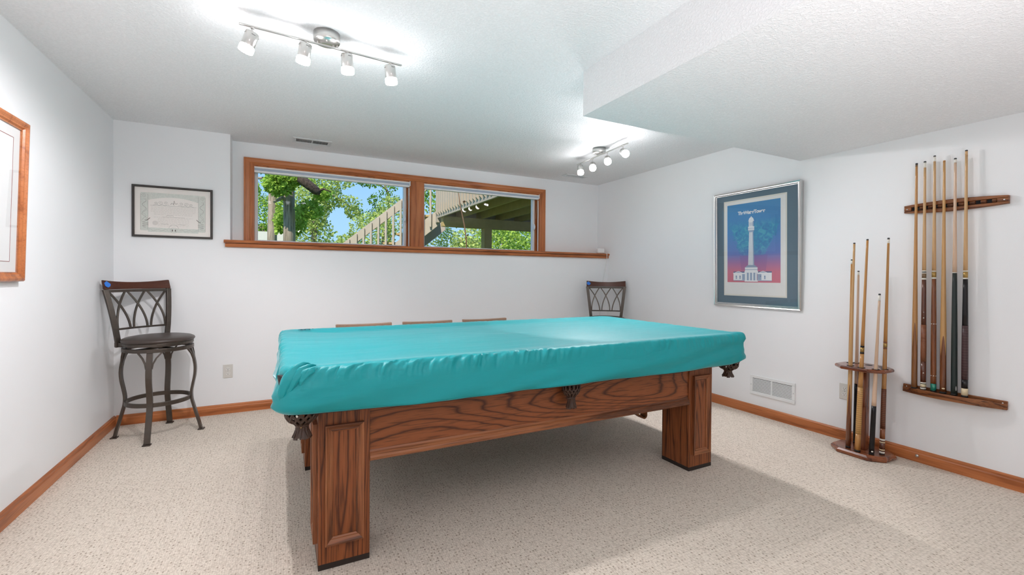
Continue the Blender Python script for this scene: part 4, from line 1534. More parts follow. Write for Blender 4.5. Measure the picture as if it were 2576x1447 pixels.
rack_cue('cue on the wall rack with a green stone butt cap', 1.314, 1.328, 1.985,
         [('bumper', 0, 0.006, RUBBER), ('butt_cap', 0.006, 0.034, MALACH), ('butt', 0.034, 0.478, BROWN), ('joint_collar', 0.478, 0.484, IVORY), ('joint_collar', 0.484, 0.508, GOLD), ('joint_collar', 0.508, 0.512, IVORY),
          ('shaft', 0.512, 0.975, MAPLE), ('ferrule', 0.975, 0.995, IVORY), ('tip', 0.995, 1, TIPM)],
         dots=[(tt, pi * (1.12 + k * 0.28), 0.0035, 0.0025, IVORY) for tt in (0.068, 0.287) for k in (-1, 0, 1)])
PT2 = points_mat('points_honey_b', (0.55, 0.30, 0.105), (0.20, 0.062, 0.018), 0.235, 0.125)
rack_cue('cue on the wall rack with long brown points and an oval inlay', 1.267, 1.281, 1.944,
         [('bumper', 0, 0.008, RUBBER), ('butt', 0.008, 0.992, PT2), ('tip', 0.992, 1, HONEY)], rb=0.0162,
         dots=[(0.022, pi * 1.13, 0.0075, 0.0045, CREAM)])
rack_cue('cue on the wall rack with a long dark green black sleeve', 1.215, 1.229, 1.947,
         [('bumper', 0, 0.008, RUBBER), ('sleeve', 0.008, 0.515, GREENB), ('joint_collar', 0.515, 0.518, IVORY), ('shaft', 0.518, 0.980, PALE), ('ferrule', 0.980, 0.994, IVORY), ('tip', 0.994, 1, TIPM)], rb=0.0155,
         dots=[(0.030, pi * 1.30, 0.003, 0.016, SILVER)])
rack_cue('black butted cue with white cap at the room side end of the wall rack', 1.167, 1.179, 1.984,
         [('bumper', 0, 0.008, RUBBER), ('butt_cap', 0.008, 0.036, CREAM), ('butt', 0.036, 0.072, BLACKB), ('wrap', 0.072, 0.290, WRAP_MAR), ('forearm', 0.290, 0.478, BLACKB), ('joint_collar', 0.478, 0.483, IVORY), ('joint_collar', 0.483, 0.508, GOLD), ('joint_collar', 0.508, 0.512, IVORY),
          ('shaft', 0.512, 0.978, MAPLE), ('ferrule', 0.978, 0.995, MAPLE), ('tip', 0.995, 1, TIPM)], rb=0.0155)

# wall rack: upper clip board and lower shelf
RW = dict(light=(0.30, 0.115, 0.044), mid=(0.21, 0.074, 0.027), dark=(0.07, 0.022, 0.009))
RACK_X = wood('rack_dark_oak', axis='X', rings=8, scale=9, stretch=0.10, rough=0.33, pore=0.5, pore_scale=220, **RW)
def lens(L, h0, h1, n=24, flat=0.0):
    top = []
    for k in range(n + 1):
        x = -L / 2 + L * k / n
        t = min(1.0, max(0.0, (abs(2 * x / L) - flat) / (1 - flat)))
        top.append((x, h1 + (h0 - h1) * t ** 1.8))
    return top
Mu = frame_matrix((XR, 1.2437, 1.662), (0, -1, 0), (0, 0, 1))
hold = thing('cue_clip_board', 'dark wood clip board high on the right wall holding six cues', 'cue rack', Mu)
edge = lens(0.487, 0.024, 0.037)
b_ = MB()
poly = [(x, y) for x, y in edge] + [(x, -y) for x, y in edge[::-1]]
b_.prism(poly, 0.0, 0.010)
b_.build('back_board', RACK_X, hold, local=True, bevel=0.002)
fr_ = MB()
inn = 0.0115
u0_, u1_ = -0.205, 0.195
topo = [(x, y) for x, y in edge]
fr_.prism(topo + [(u1_, inn), (u0_, inn)][0:0] + [(0.2435, inn), (-0.2435, inn)], 0.010, 0.024)
fr_.prism([(-0.2435, -inn), (0.2435, -inn)] + [(x, -y) for x, y in edge[::-1]], 0.010, 0.024)
fr_.box(-0.2435, u0_, -inn, inn, 0.010, 0.024)
fr_.box(u1_, 0.2435, -inn, inn, 0.010, 0.024)
fr_.build('face_board', RACK_X, hold, local=True, bevel=0.003)
dk = MB()
dk.box(u0_, u1_, -inn, inn, 0.010, 0.0115)
dk.build('slot', M_DARK, hold, local=True)
slots_u = [1.2437 - y for y in (1.4165, 1.3735, 1.326, 1.279, 1.227, 1.177, 1.128, 1.080)]
for k in range(len(slots_u)):
    a = slots_u[k] + 0.012
    b2 = (slots_u[k + 1] - 0.012) if k + 1 < len(slots_u) else u1_
    if b2 - a < 0.006:
        continue
    f = MB()
    f.tube([(a, 0, 0.019), (b2, 0, 0.019)], 0.0098, 14)
    f.build('clip_finger', RACK_X, hold, local=True, bevel=0.002)
for sx in (-1, 1):
    q = MB()
    q.lathe([(0.005, 0), (0.0048, 0.0015), (0.002, 0.003)], 12, Matrix.Translation((sx * 0.226, 0.0, 0.024)))
    q.build('screw', pm('nickel', (0.62, 0.60, 0.57), 0.25, 1.0), hold, local=True)
Ms = frame_matrix((XR, 1.2375, 0.475), (0, -1, 0), (0, 0, 1))
shf = thing('cue_shelf', 'curved dark wood shelf low on the right wall under six cues', 'cue rack', Ms)
b_ = MB()
b_.box(-0.2445, 0.2445, -0.025, 0.025, 0.0, 0.014)
b_.build('back_board', RACK_X, shf, local=True, bevel=0.003)
s_ = MB()
ed = lens(0.489, 0.018, 0.074, 28, 0.12)
def shl(a, h, z):
    return Vector((a, z, h))
pl = [(-0.2445, 0.014)] + [(x, y) for x, y in ed] + [(0.2445, 0.014)]
s_.prism(pl, -0.025, 0.008, lambda a, b, h: Vector((a, h, b)))
s_.build('shelf_board', RACK_X, shf, local=True, bevel=0.005)
lp = MB()
lp.tube([Vector((x, 0.0095, y - 0.004)) for x, y in ed[3:-3]], 0.004, 8)
lp.build('front_lip', RACK_X, shf, local=True)
for uu in slots_u[6:]:
    q = MB()
    q.lathe([(0.0165, 0.0082), (0.0165, 0.0088)], 20, Matrix.Rotation(-pi / 2, 4, 'X') @ Matrix.Translation((0, 0, 0)))
    for v in q.bm.verts:
        v.co = Vector((v.co.x + uu - 0.006, abs(v.co.y), v.co.z + 0.045))
    q.build('cue_recess', pm('recess_dark', (0.05, 0.018, 0.010), 0.6), shf, local=True)
for sx in (-1, 1):
    q = MB()
    q.lathe([(0.005, 0), (0.0048, 0.0015), (0.002, 0.003)], 12, Matrix.Translation((sx * 0.225, 0.010, 0.014)))
    q.build('screw', pm('nickel', (0.62, 0.60, 0.57), 0.25, 1.0), shf, local=True)

# ------------------------------------------------------------------ floor cue stand
STW = wood('stand_wood', (0.27, 0.082, 0.030), (0.20, 0.055, 0.021), (0.085, 0.022, 0.010), axis='Y', rings=6, scale=9, stretch=0.15, rough=0.25, pore=0.25, coat=0.6)
STZ = wood('stand_wood_z', (0.27, 0.082, 0.030), (0.20, 0.055, 0.021), (0.085, 0.022, 0.010), axis='Z', rings=5, scale=12, stretch=0.06, rough=0.25, pore=0.25, coat=0.6)
SCX, SCY = 3.572, 1.645
stand = thing('cue_stand', 'octagonal wooden floor stand holding cues against the right wall', 'cue stand', (SCX, SCY, 0))
def octo(hx, hy, c):
    return [(-hx, -hy + c), (-hx + c, -hy), (hx - c, -hy), (hx, -hy + c), (hx, hy - c), (hx - c, hy), (-hx + c, hy), (-hx, hy - c)]
def oct_plate(name, hx, hy, cc, z0, z1, ch):
    m_ = MB()
    rings = [[Vector((SCX + a, SCY + b, z)) for a, b in octo(hx - s, hy - s, cc)] for s, z in ((0.004, z0), (0.0, z0 + 0.006), (0.0, z1 - ch), (ch * 0.9, z1))]
    m_.grid_rings(rings, True, True, True, False)
    return m_.build(name, STW, stand, bevel=0.0025)
oct_plate('base_plate', 0.140, 0.168, 0.075, 0.0, 0.034, 0.014)
oct_plate('top_plate', 0.132, 0.150, 0.070, 0.578, 0.602, 0.008)
c_ = MB()
c_.prism([(a, b) for a, b in octo(0.030, 0.028, 0.009)], 0.034, 0.578, lambda a, b, h: Vector((SCX + a, SCY + b, h)))
c_.build('column', STZ, stand, bevel=0.004)
c_ = MB()
c_.tube([(SCX - 0.024, SCY - 0.010, 0.325), (SCX - 0.024, SCY - 0.010, 0.578)], 0.017, 16)
c_.build('column_sleeve', STZ, stand)
GR = 'cues in the floor stand'
stc = [  # base, tip
    ((3.488, 1.693, 0.034), (3.502, 1.679, 1.447)),
    ((3.600, 1.742, 0.034), (3.596, 1.738, 1.336)),
    ((3.640, 1.722, 0.034), (3.630, 1.712, 1.256)),
    ((3.464, 1.625, 0.034), (3.500, 1.600, 1.466)),
    ((3.494, 1.557, 0.034), (3.500, 1.527, 1.103)),
    ((3.560, 1.527, 0.034), (3.560, 1.508, 1.471))]
def clean(segs):
    return segs
PT3 = points_mat('points_stand', (0.58, 0.34, 0.14), (0.20, 0.060, 0.020), 0.20, 0.24, 2.0)
cue('honey cue with long pale points at the window side of the floor stand', *stc[0],
    [('bumper', 0, 0.010, RUBBER), ('butt', 0.010, 0.994, PT3), ('tip', 0.994, 1, TIPM)], GR)
cue('thin maple cue rising behind the honey pointed cue in the floor stand', *stc[1],
    [('bumper', 0, 0.010, RUBBER), ('butt', 0.010, 0.30, BROWN), ('shaft', 0.30, 0.975, HONEY), ('ferrule', 0.975, 0.994, IVORY), ('tip', 0.994, 1, TIPM)], GR, rb=0.0135)
cue('pink maple cue at the back of the floor stand with a black handle', *stc[2],
    [('bumper', 0, 0.010, RUBBER), ('butt', 0.010, 0.345, BLACKB), ('shaft', 0.345, 0.975, PALE), ('ferrule', 0.975, 0.994, IVORY), ('tip', 0.994, 1, TIPM)], GR, rb=0.0135)
cue('honey cue with tan ringed wrap at the front of the floor stand', *stc[3],
    [('bumper', 0, 0.010, RUBBER), ('butt', 0.010, 0.085, HONEY), ('wrap', 0.085, 0.305, WRAP_TAN), ('forearm', 0.305, 0.462, HONEY), ('joint_collar', 0.462, 0.470, BLACKB), ('joint_collar', 0.470, 0.492, GOLD), ('joint_collar', 0.492, 0.500, BLACKB), ('shaft', 0.500, 0.994, HONEY), ('tip', 0.994, 1, TIPM)], GR, rb=0.0165)
cue('short pale cue with a black handle in the floor stand', *stc[4],
    [('bumper', 0, 0.012, RUBBER), ('handle', 0.012, 0.305, BLACKB), ('shaft', 0.305, 0.955, PALE), ('ferrule', 0.955, 0.990, IVORY), ('tip', 0.990, 1, TIPM)], GR, rb=0.0150,
    dots=[(0.022, pi * 1.20, 0.006, 0.005, IVORY)])
PT4 = points_mat('points_dark', (0.42, 0.20, 0.06), (0.10, 0.030, 0.013), 0.33, 0.10, 2.0)
cue('dark wrapped cue with white butt rings at the right of the floor stand', *stc[5],
    [('bumper', 0, 0.006, RUBBER), ('butt_cap', 0.006, 0.014, IVORY), ('butt_cap', 0.014, 0.020, MAHOG), ('butt_cap', 0.020, 0.025, CREAM), ('butt', 0.025, 0.055, MAHOG), ('butt_cap', 0.055, 0.060, CREAM), ('butt_cap', 0.060, 0.066, MAHOG), ('butt_cap', 0.066, 0.073, IVORY), ('butt', 0.073, 0.120, BROWN), ('wrap', 0.120, 0.305, WRAP_DK),
     ('forearm', 0.305, 0.490, PT4), ('joint_collar', 0.490, 0.496, BROWN), ('joint_collar', 0.496, 0.516, GOLD), ('joint_collar', 0.516, 0.522, BROWN), ('shaft', 0.522, 0.975, HONEY), ('ferrule', 0.975, 0.992, IVORY), ('tip', 0.992, 1, TIPM)], GR)
# rims of the cue holes in the top plate
for k, (b0, t0) in enumerate(stc):
    p = Vector(b0).lerp(Vector(t0), (0.602 - b0[2]) / (t0[2] - b0[2]))
    h = MB()
    h.lathe([(0.021, 0), (0.022, 0.002), (0.0145, 0.002), (0.0145, 0)], 24, Matrix.Translation((p.x, p.y, 0.6015)), cap0=False, cap1=False)
    h.build('hole_rim', RUBBER, stand)
for px_, py_ in ((3.628, 1.640), (3.625, 1.560)):
    h = MB()
    h.lathe([(0.021, 0.0), (0.021, 0.001)], 24, Matrix.Translation((px_, py_, 0.6015)))
    h.build('empty_hole', RUBBER, stand)

# ------------------------------------------------------------------ pictures
def frame_bar_profile(m, w, h, prof):
    """mitred picture frame on local XY, centred, profile (inset, depth)"""
    cor = [(-1, -1), (1, -1), (1, 1), (-1, 1)]
    R = [[m.bm.verts.new((cx * (w / 2 - a), cy * (h / 2 - a), d)) for a, d in prof] for cx, cy in cor]
    n = len(prof)
    for k in range(4):
        A, B = R[k], R[(k + 1) % 4]
        m.mi = k % 2
        for i in range(n):
            j = (i + 1) % n
            m._f([A[i], B[i], B[j], A[j]])

def quad(m, x0, x1, y0, y1, z):
    m.poly([(x0, y0, z), (x1, y0, z), (x1, y1, z), (x0, y1, z)])

# tower poster
PW, PH = 0.815, 1.052
Mp = frame_matrix((XR - 0.012, 2.561, 1.4645), (0, -1, 0), (-0.020, 0, 1))
pos = thing('framed_poster', 'silver framed poster of a white water tower on the right wall', 'picture', Mp)
m_ = MB()
frame_bar_profile(m_, PW, PH, [(0.0, -0.010), (0.0, 0.014), (0.004, 0.019), (0.010, 0.016), (0.014, 0.019), (0.021, 0.019), (0.024, 0.012), (0.024, 0.004), (0.030, 0.004), (0.030, -0.010)])
m_.build('frame', pm('silver_frame', (0.72, 0.72, 0.71), 0.22, 1.0), pos, local=True)
m_ = MB()
m_.box(-PW / 2 + 0.02, PW / 2 - 0.02, -PH / 2 + 0.02, PH / 2 - 0.02, -0.008, 0.0)
m_.build('blue_grey_mat', pm('mat_blue_grey', (0.105, 0.165, 0.215), 0.8), pos, local=True)
bx0, bx1 = -0.305, 0.288
by0, by1 = -0.428, 0.445
m_ = MB()
m_.box(bx0, bx1, by0, by1, 0.0, 0.0012)
m_.build('inner_mat', pm('mat_cream', (0.70, 0.68, 0.62), 0.8), pos, local=True)
m_ = MB()
m_.box(bx0 + 0.012, bx1 - 0.012, by0 + 0.014, by1 - 0.014, 0.0012, 0.0018)
m_.build('paper', pm('poster_paper', (0.76, 0.755, 0.74), 0.7), pos, local=True)
px0, px1 = -0.268, 0.235
py0, py1 = -0.304, 0.405
def print_mat():
    m, nt, b = new_mat('poster_print')
    tc = N(nt, 'ShaderNodeTexCoord')
    sp = N(nt, 'ShaderNodeSeparateXYZ')
    nt.links.new(tc.outputs['Object'], sp.inputs[0])
    f = math_node(nt, 'DIVIDE', math_node(nt, 'SUBTRACT', sp.outputs['Y'], py0), py1 - py0)
    base = ramp(nt, f, [(0.0, (0.60, 0.16, 0.22)), (0.14, (0.58, 0.17, 0.25)), (0.25, (0.36, 0.17, 0.36)), (0.36, (0.13, 0.20, 0.50)), (0.62, (0.06, 0.22, 0.50)), (1.0, (0.045, 0.23, 0.47))])
    # ornate column capital ghosted in teal, wide at the top and narrow at the bottom
    u = math_node(nt, 'ABSOLUTE', math_node(nt, 'ADD', sp.outputs['X'], 0.01))
    wlim = math_node(nt, 'MULTIPLY_ADD', f, 0.30, 0.02)
    ns = N(nt, 'ShaderNodeTexNoise')
    ns.inputs['Scale'].default_value = 22
    ns.inputs['Detail'].default_value = 5
    ns.inputs['Distortion'].default_value = 1.2
    nt.links.new(tc.outputs['Object'], ns.inputs['Vector'])
    u2 = math_node(nt, 'MULTIPLY_ADD', math_node(nt, 'SUBTRACT', ns.outputs[0], 0.5), 0.16, u)
    ins = math_node(nt, 'LESS_THAN', u2, wlim)
    v0 = math_node(nt, 'GREATER_THAN', f, 0.34)
    v1 = math_node(nt, 'LESS_THAN', f, 0.80)
    cap = math_node(nt, 'MULTIPLY', ins, math_node(nt, 'MULTIPLY', v0, v1))
    capfade = ramp(nt, f, [(0.34, (0.25, 0.25, 0.25)), (0.45, (0.7, 0.7, 0.7)), (0.68, (0.65, 0.65, 0.65)), (0.80, (0.0, 0.0, 0.0))])
    rel = ramp(nt, ns.outputs[0], [(0.35, (0.03, 0.17, 0.38)), (0.50, (0.03, 0.30, 0.44)), (0.62, (0.08, 0.42, 0.48))])
    mx = N(nt, 'ShaderNodeMix', data_type='RGBA')
    nt.links.new(math_node(nt, 'MULTIPLY', cap, capfade), mx.inputs[0])
    nt.links.new(base, mx.inputs[6])
    nt.links.new(rel, mx.inputs[7])
    # purple drum of the shaft below
    v2 = math_node(nt, 'MULTIPLY', math_node(nt, 'LESS_THAN', f, 0.34), math_node(nt, 'GREATER_THAN', f, 0.15))
    in2 = math_node(nt, 'LESS_THAN', u, math_node(nt, 'MULTIPLY_ADD', f, 0.08, 0.105))
    d2 = math_node(nt, 'MULTIPLY', math_node(nt, 'MULTIPLY', v2, in2), 0.35)
    mx2 = N(nt, 'ShaderNodeMix', data_type='RGBA')
    mx2.inputs[7].default_value = (0.22, 0.10, 0.30, 1)
    nt.links.new(d2, mx2.inputs[0])
    nt.links.new(mx.outputs[2], mx2.inputs[6])
    nt.links.new(mx2.outputs[2], b.inputs['Base Color'])
    b.inputs['Roughness'].default_value = 0.6
    return m
m_ = MB()
quad(m_, px0, px1, py0, py1, 0.0022)
m_.build('printed_panel', print_mat(), pos, local=True)
W_, Hh = px1 - px0, py1 - py0
def PX(u):
    return px0 + u * W_
def PY(v):
    return py1 - v * Hh
INKW = pm('print_white', (0.80, 0.81, 0.83), 0.6)
INKB = pm('print_blue_grey', (0.30, 0.38, 0.52), 0.6)
INKD = pm('print_dark_blue', (0.10, 0.14, 0.28), 0.6)
tw = MB()
Zt = 0.0026
def ipoly(pts, mi, dz=0.0):
    tw.mi = mi
    tw.poly([(PX(u), PY(v), Zt + dz) for u, v in pts])
def irect(u0, u1, v0, v1, mi, dz=0.0):
    ipoly([(u0, v1), (u1, v1), (u1, v0), (u0, v0)], mi, dz)
uc = 0.475
# dome
ipoly([(uc - 0.048, 0.225)] + [(uc - 0.048 * cos(pi * k / 14), 0.225 - 0.042 * sin(pi * k / 14)) for k in range(1, 14)][::1] + [(uc + 0.048, 0.225)], 0)
tw.bm.faces.ensure_lookup_table()
irect(uc - 0.007, uc + 0.007, 0.173, 0.190, 0)
irect(uc - 0.055, uc + 0.055, 0.225, 0.233, 0)
irect(uc - 0.046, uc + 0.046, 0.233, 0.318, 0)
for k in range(3):
    irect(uc - 0.030 + k * 0.024, uc - 0.020 + k * 0.024, 0.248, 0.292, 1, 0.0003)
irect(uc + 0.030, uc + 0.046, 0.233, 0.318, 1, 0.0002)
irect(uc - 0.058, uc + 0.058, 0.300, 0.345, 0, 0.0004)
irect(uc - 0.058, uc + 0.058, 0.322, 0.327, 1, 0.0006)
ipoly([(uc - 0.058, 0.345), (uc - 0.040, 0.372), (uc + 0.040, 0.372), (uc + 0.058, 0.345)], 1, 0.0005)
ipoly([(uc - 0.058, 0.800), (uc + 0.058, 0.800), (uc + 0.040, 0.372), (uc - 0.040, 0.372)], 0)
for k in (-0.030, -0.008, 0.014):
    ipoly([(uc + k * 1.35, 0.80), (uc + (k + 0.006) * 1.35, 0.80), (uc + k + 0.005, 0.375), (uc + k, 0.375)], 1, 0.0003)
ipoly([(uc + 0.038, 0.80), (uc + 0.058, 0.80), (uc + 0.040, 0.372), (uc + 0.026, 0.372)], 1, 0.0003)
# base block with pediment
ipoly([(uc - 0.125, 0.815), (uc - 0.065, 0.782), (uc + 0.065, 0.782), (uc + 0.125, 0.815)], 1)
irect(uc - 0.120, uc + 0.120, 0.812, 0.862, 0, 0.0003)
irect(uc - 0.120, uc + 0.120, 0.835, 0.842, 1, 0.0005)
irect(uc - 0.128, uc + 0.128, 0.858, 0.878, 0, 0.0005)
irect(uc - 0.110, uc + 0.110, 0.878, 0.982, 1, 0.0004)
for k in range(4):
    u = uc - 0.108 + k * 0.062
    irect(u, u + 0.026, 0.878, 0.980, 0, 0.0007)
irect(uc - 0.125, uc + 0.125, 0.974, 0.990, 0, 0.0008)
irect(uc - 0.12, uc - 0.10, 0.878, 0.98, 0, 0.0006)
# wings
for sgn, uo, ui in ((-1, 0.125, 0.365), (1, 0.850, 0.590)):
    a, b = min(uo, ui), max(uo, ui)
    irect(a, b, 0.862, 0.880, 2)
    irect(a - 0.005, b, 0.878, 0.892, 0, 0.0003)
    irect(a, b, 0.892, 0.972, 0, 0.0002)
    irect(a, b, 0.972, 0.980, 1, 0.0003)
    mid = a + (b - a) * (0.42 if sgn < 0 else 0.40)
    ipoly([(mid - 0.085, 0.880), (mid + 0.085, 0.880), (mid, 0.856)], 0, 0.0005)
    ipoly([(mid - 0.055, 0.877), (mid + 0.055, 0.877), (mid, 0.862)], 1, 0.0007)
    if sgn < 0:
        irect(b - 0.065, b - 0.005, 0.895, 0.970, 1, 0.0004)
    else:
        irect(a + 0.002, a + 0.075, 0.895, 0.970, 1, 0.0004)
    for k in range(2):
        u = mid - 0.055 + k * 0.075
        irect(u, u + 0.026, 0.915, 0.958, 1, 0.0005)
        irect(u + 0.003, u + 0.020, 0.918, 0.926, 2, 0.0007)
tw.build('printed_tower', [INKW, INKB, INKD], pos, local=True, recalc=False)
tcv = bpy.data.curves.new('printed_title', 'FONT')
tcv.body = 'TheWaterTower'
tcv.size = 0.042
tcv.align_x = 'CENTER'
tcv.extrude = 0.0002
tcv.offset = 0.0015
tcv.space_character = 0.86
tcv.materials.append(INKW)
tmp_ = bpy.data.objects.new('printed_title_text', tcv)
COL.objects.link(tmp_)
dg = bpy.context.evaluated_depsgraph_get()
tme = bpy.data.meshes.new_from_object(tmp_.evaluated_get(dg))
bpy.data.objects.remove(tmp_)
to_ = bpy.data.objects.new('printed_title', tme)
COL.objects.link(to_)
to_.parent = pos
to_.location = (PX(0.475), PY(0.138), 0.0030)
m_ = MB()
quad(m_, -PW / 2 + 0.026, PW / 2 - 0.026, -PH / 2 + 0.026, PH / 2 - 0.026, 0.0085)
m_.build('glass', M_PICGLASS, pos, local=True, recalc=False)

# engraved certificate
CW, CHh = 0.538, 0.415
Mc = frame_matrix((-0.776, YB - 0.003, 1.706), (1, 0, 0), (0, 0, 1))
cer = thing('framed_certificate', 'black framed engraved certificate on the back wall above the bar stool', 'picture', Mc)
m_ = MB()
frame_bar_profile(m_, CW, CHh, [(0.0, -0.002), (0.0, 0.016), (0.003, 0.019), (0.012, 0.019), (0.016, 0.014), (0.016, -0.002)])
m_.build('frame', pm('black_frame', (0.045, 0.038, 0.035), 0.45), cer, local=True)
m_ = MB()
m_.box(-CW / 2 + 0.01, CW / 2 - 0.01, -CHh / 2 + 0.01, CHh / 2 - 0.01, -0.001, 0.004)
m_.build('paper', pm('cert_paper', (0.88, 0.83, 0.785), 0.75, var=(8, 0.03)), cer, local=True)
def cert_mat(name, c0, c1, sc):
    return pm(name, c0, 0.75, var=(sc, 0.22))
CB = pm('cert_border', (0.68, 0.70, 0.645), 0.75, var=(110, 0.16))
CI = pm('cert_ink', (0.33, 0.31, 0.29), 0.8)
CD = pm('cert_dark_ink', (0.13, 0.10, 0.09), 0.8)
CPale = pm('cert_fine_text', (0.64, 0.60, 0.56), 0.8)
ct = MB()
zc = 0.0043
def cr(x0, x1, y0, y1, mi, dz=0.0):
    ct.mi = mi
    ct.poly([(x0, y0, zc + dz), (x1, y0, zc + dz), (x1, y1, zc + dz), (x0, y1, zc + dz)])
cr(-0.215, -0.168, -0.155, 0.150, 0)
cr(0.168, 0.215, -0.155, 0.150, 0)
cr(-0.168, 0.168, -0.165, -0.130, 0)
for k in range(24):      # arched head band
    x0 = -0.168 + 0.336 * k / 24
    x1 = x0 + 0.014
    xm = (x0 + x1) / 2
    dip = 0.030 * (xm / 0.168) ** 2
    cr(x0, x1, 0.120 - dip, 0.152, 0)
rnd = random.Random(5)
for sx in (-1, 1):
    for a in (-0.168, -0.216):
        cr(sx * a - 0.0008, sx * a + 0.0008, -0.150, 0.140, 1, 0.0003)
cr(-0.155, 0.155, 0.0490, 0.0505, 1, 0.0003)
def squiggle(pts, w, mi):
    ct.mi = mi
    ct.tube([Vector((x, y, zc + 0.0004)) for x, y in pts], 1.0, sec=RECT(0.0003, w), upv=(0, 0, 1), smooth=False)
def scroll(cx, cy, s, mi, turns=1.6, flip=1):
    squiggle([(cx + flip * s * (1 - t * 0.85) * cos(t * turns * 2 * pi), cy + s * (1 - t * 0.85) * sin(t * turns * 2 * pi)) for t in [k / 22 for k in range(23)]], 0.0013, mi)
for sx in (-1, 1):
    scroll(sx * 0.085, 0.070, 0.016, 1, flip=sx)
    scroll(sx * 0.052, 0.072, 0.013, 1, flip=-sx)
    scroll(sx * 0.115, 0.066, 0.012, 1, flip=sx)
    squiggle([(sx * (0.03 + 0.003 * k), 0.056 + 0.004 * sin(k * 0.5)) for k in range(36)], 0.0014, 1)
    squiggle([(sx * 0.192 + 0.014 * sin(k * 0.275), -0.075 + k * 0.0032) for k in range(56)], 0.0012, 1)
    squiggle([(sx * 0.192 - 0.012 * sin(k * 0.33 + 1), -0.075 + k * 0.0032) for k in range(56)], 0.0010, 1)
    squiggle([(sx * (0.155 + 0.030 * t), -0.052 - 0.022 * sin(t * pi * 0.5)) for t in [k / 8 for k in range(9)]], 0.004, 2)
    squiggle([(sx * (0.185 + 0.020 * sin(k * 0.4)), -0.085 - 0.0009 * k) for k in range(40)], 0.0018, 1)
    scroll(sx * 0.195, 0.125, 0.016, 1, flip=sx)
    scroll(sx * 0.190, -0.125, 0.013, 1, flip=sx)
    squiggle([(sx * (0.04 + 0.003 * k), -0.148 + 0.006 * sin(k * 0.36)) for k in range(42)], 0.0012, 1)
# central vignette and shield
squiggle([(-0.020 + 0.006 * k, 0.062 + 0.016 * abs(sin(k * 1.1)) + (0.02 if k == 4 else 0)) for k in range(9)], 0.0018, 2)
squiggle([(0.004, 0.058), (-0.002, 0.064), (0.003, 0.072), (0.001, 0.092)], 0.002, 1)
squiggle([(0.022 * cos(t) , -0.147 + 0.022 * sin(t)) for t in [2 * pi * k / 20 for k in range(21)]], 0.0012, 1)
squiggle([(0.032 * cos(t), -0.132 + 0.030 * sin(t)) for t in [pi * k / 14 for k in range(15)]], 0.0014, 1)
for x in (-0.012, 0.008):
    cr(x, x + 0.006, -0.156, -0.140, 2, 0.0006)
# rows of fine text
y = 0.036
for row in range(14):
    w0 = 0.150 if row < 4 else (0.130 if row < 8 else 0.105)
    x = -w0
    if row in (6,):
        y -= 0.0115
        continue
    while x < w0:
        l_ = rnd.uniform(0.008, 0.022)
        cr(x, min(x + l_, w0), y - 0.0011, y + 0.0011, 3, 0.0003)
        x += l_ + 0.004
    y -= 0.0115
squiggle([(-0.050 + 0.010 * k, -0.034 + 0.008 * abs(sin(k * 1.9))) for k in range(6)], 0.0016, 1)
squiggle([(-0.075, -0.040), (0.075, -0.040)], 0.0012, 1)
squiggle([(-0.085 + 0.010 * k, -0.098 + 0.002 * sin(k * 2.0)) for k in range(6)], 0.0015, 1)
squiggle([(0.030 + 0.010 * k, -0.098 + 0.002 * sin(k * 1.4)) for k in range(6)], 0.0013, 1)
for rr in (0.016, 0.011, 0.006):
    squiggle([(-0.122 + rr * cos(t), -0.092 + rr * sin(t)) for t in [2 * pi * k / 18 for k in range(19)]], 0.0011, 1)
ct.build('engraving', [CB, CI, CD, CPale], cer, local=True, recalc=False)
m_ = MB()
quad(m_, -CW / 2 + 0.013, CW / 2 - 0.013, -CHh / 2 + 0.013, CHh / 2 - 0.013, 0.0085)
m_.build('glass', glass_mat('thin_glass', 1.25), cer, local=True, recalc=False)

# large frame on the left wall, mostly outside the picture
FW_, FH_ = 0.86, 0.785
Ml = frame_matrix((XL + 0.018, 3.117 - FW_ / 2, 1.5515), (0, 1, 0), (0.028, 0, 1))
lf = thing('framed_print', 'large oak framed print with white mat on the left wall', 'picture', Ml)
m_ = MB()
frame_bar_profile(m_, FW_, FH_, [(0.0, -0.008), (0.0, 0.016), (0.006, 0.024), (0.016, 0.026), (0.028, 0.018), (0.034, 0.018), (0.040, 0.010), (0.046, 0.010), (0.046, -0.008)])
m_.build('frame', [W_TY, W_TZ], lf, local=True)
m_ = MB()
m_.box(-FW_ / 2 + 0.03, FW_ / 2 - 0.03, -FH_ / 2 + 0.03, FH_ / 2 - 0.03, -0.006, 0.003)
m_.build('white_mat', pm('mat_white', (0.74, 0.735, 0.73), 0.8), lf, local=True)
m_ = MB()
ax, ay = FW_ / 2 - 0.105, FH_ / 2 - 0.095
for q in ((-ax, ax, ay - 0.003, ay), (-ax, ax, -ay, -ay + 0.003), (-ax, -ax + 0.003, -ay, ay), (ax - 0.003, ax, -ay, ay)):
    m_.box(*q, 0.003, 0.0042)
m_.build('red_rule', pm('red_rule', (0.34, 0.13, 0.12), 0.8), lf, local=True)
m_ = MB()
m_.box(-ax + 0.003, ax - 0.003, -ay + 0.003, ay - 0.003, 0.003, 0.0036)
m_.build('print', pm('print_paper', (0.78, 0.78, 0.78), 0.8, var=(3, 0.03)), lf, local=True)
m_ = MB()
quad(m_, -FW_ / 2 + 0.042, FW_ / 2 - 0.042, -FH_ / 2 + 0.042, FH_ / 2 - 0.042, 0.011)
m_.build('glass', M_PICGLASS, lf, local=True, recalc=False)

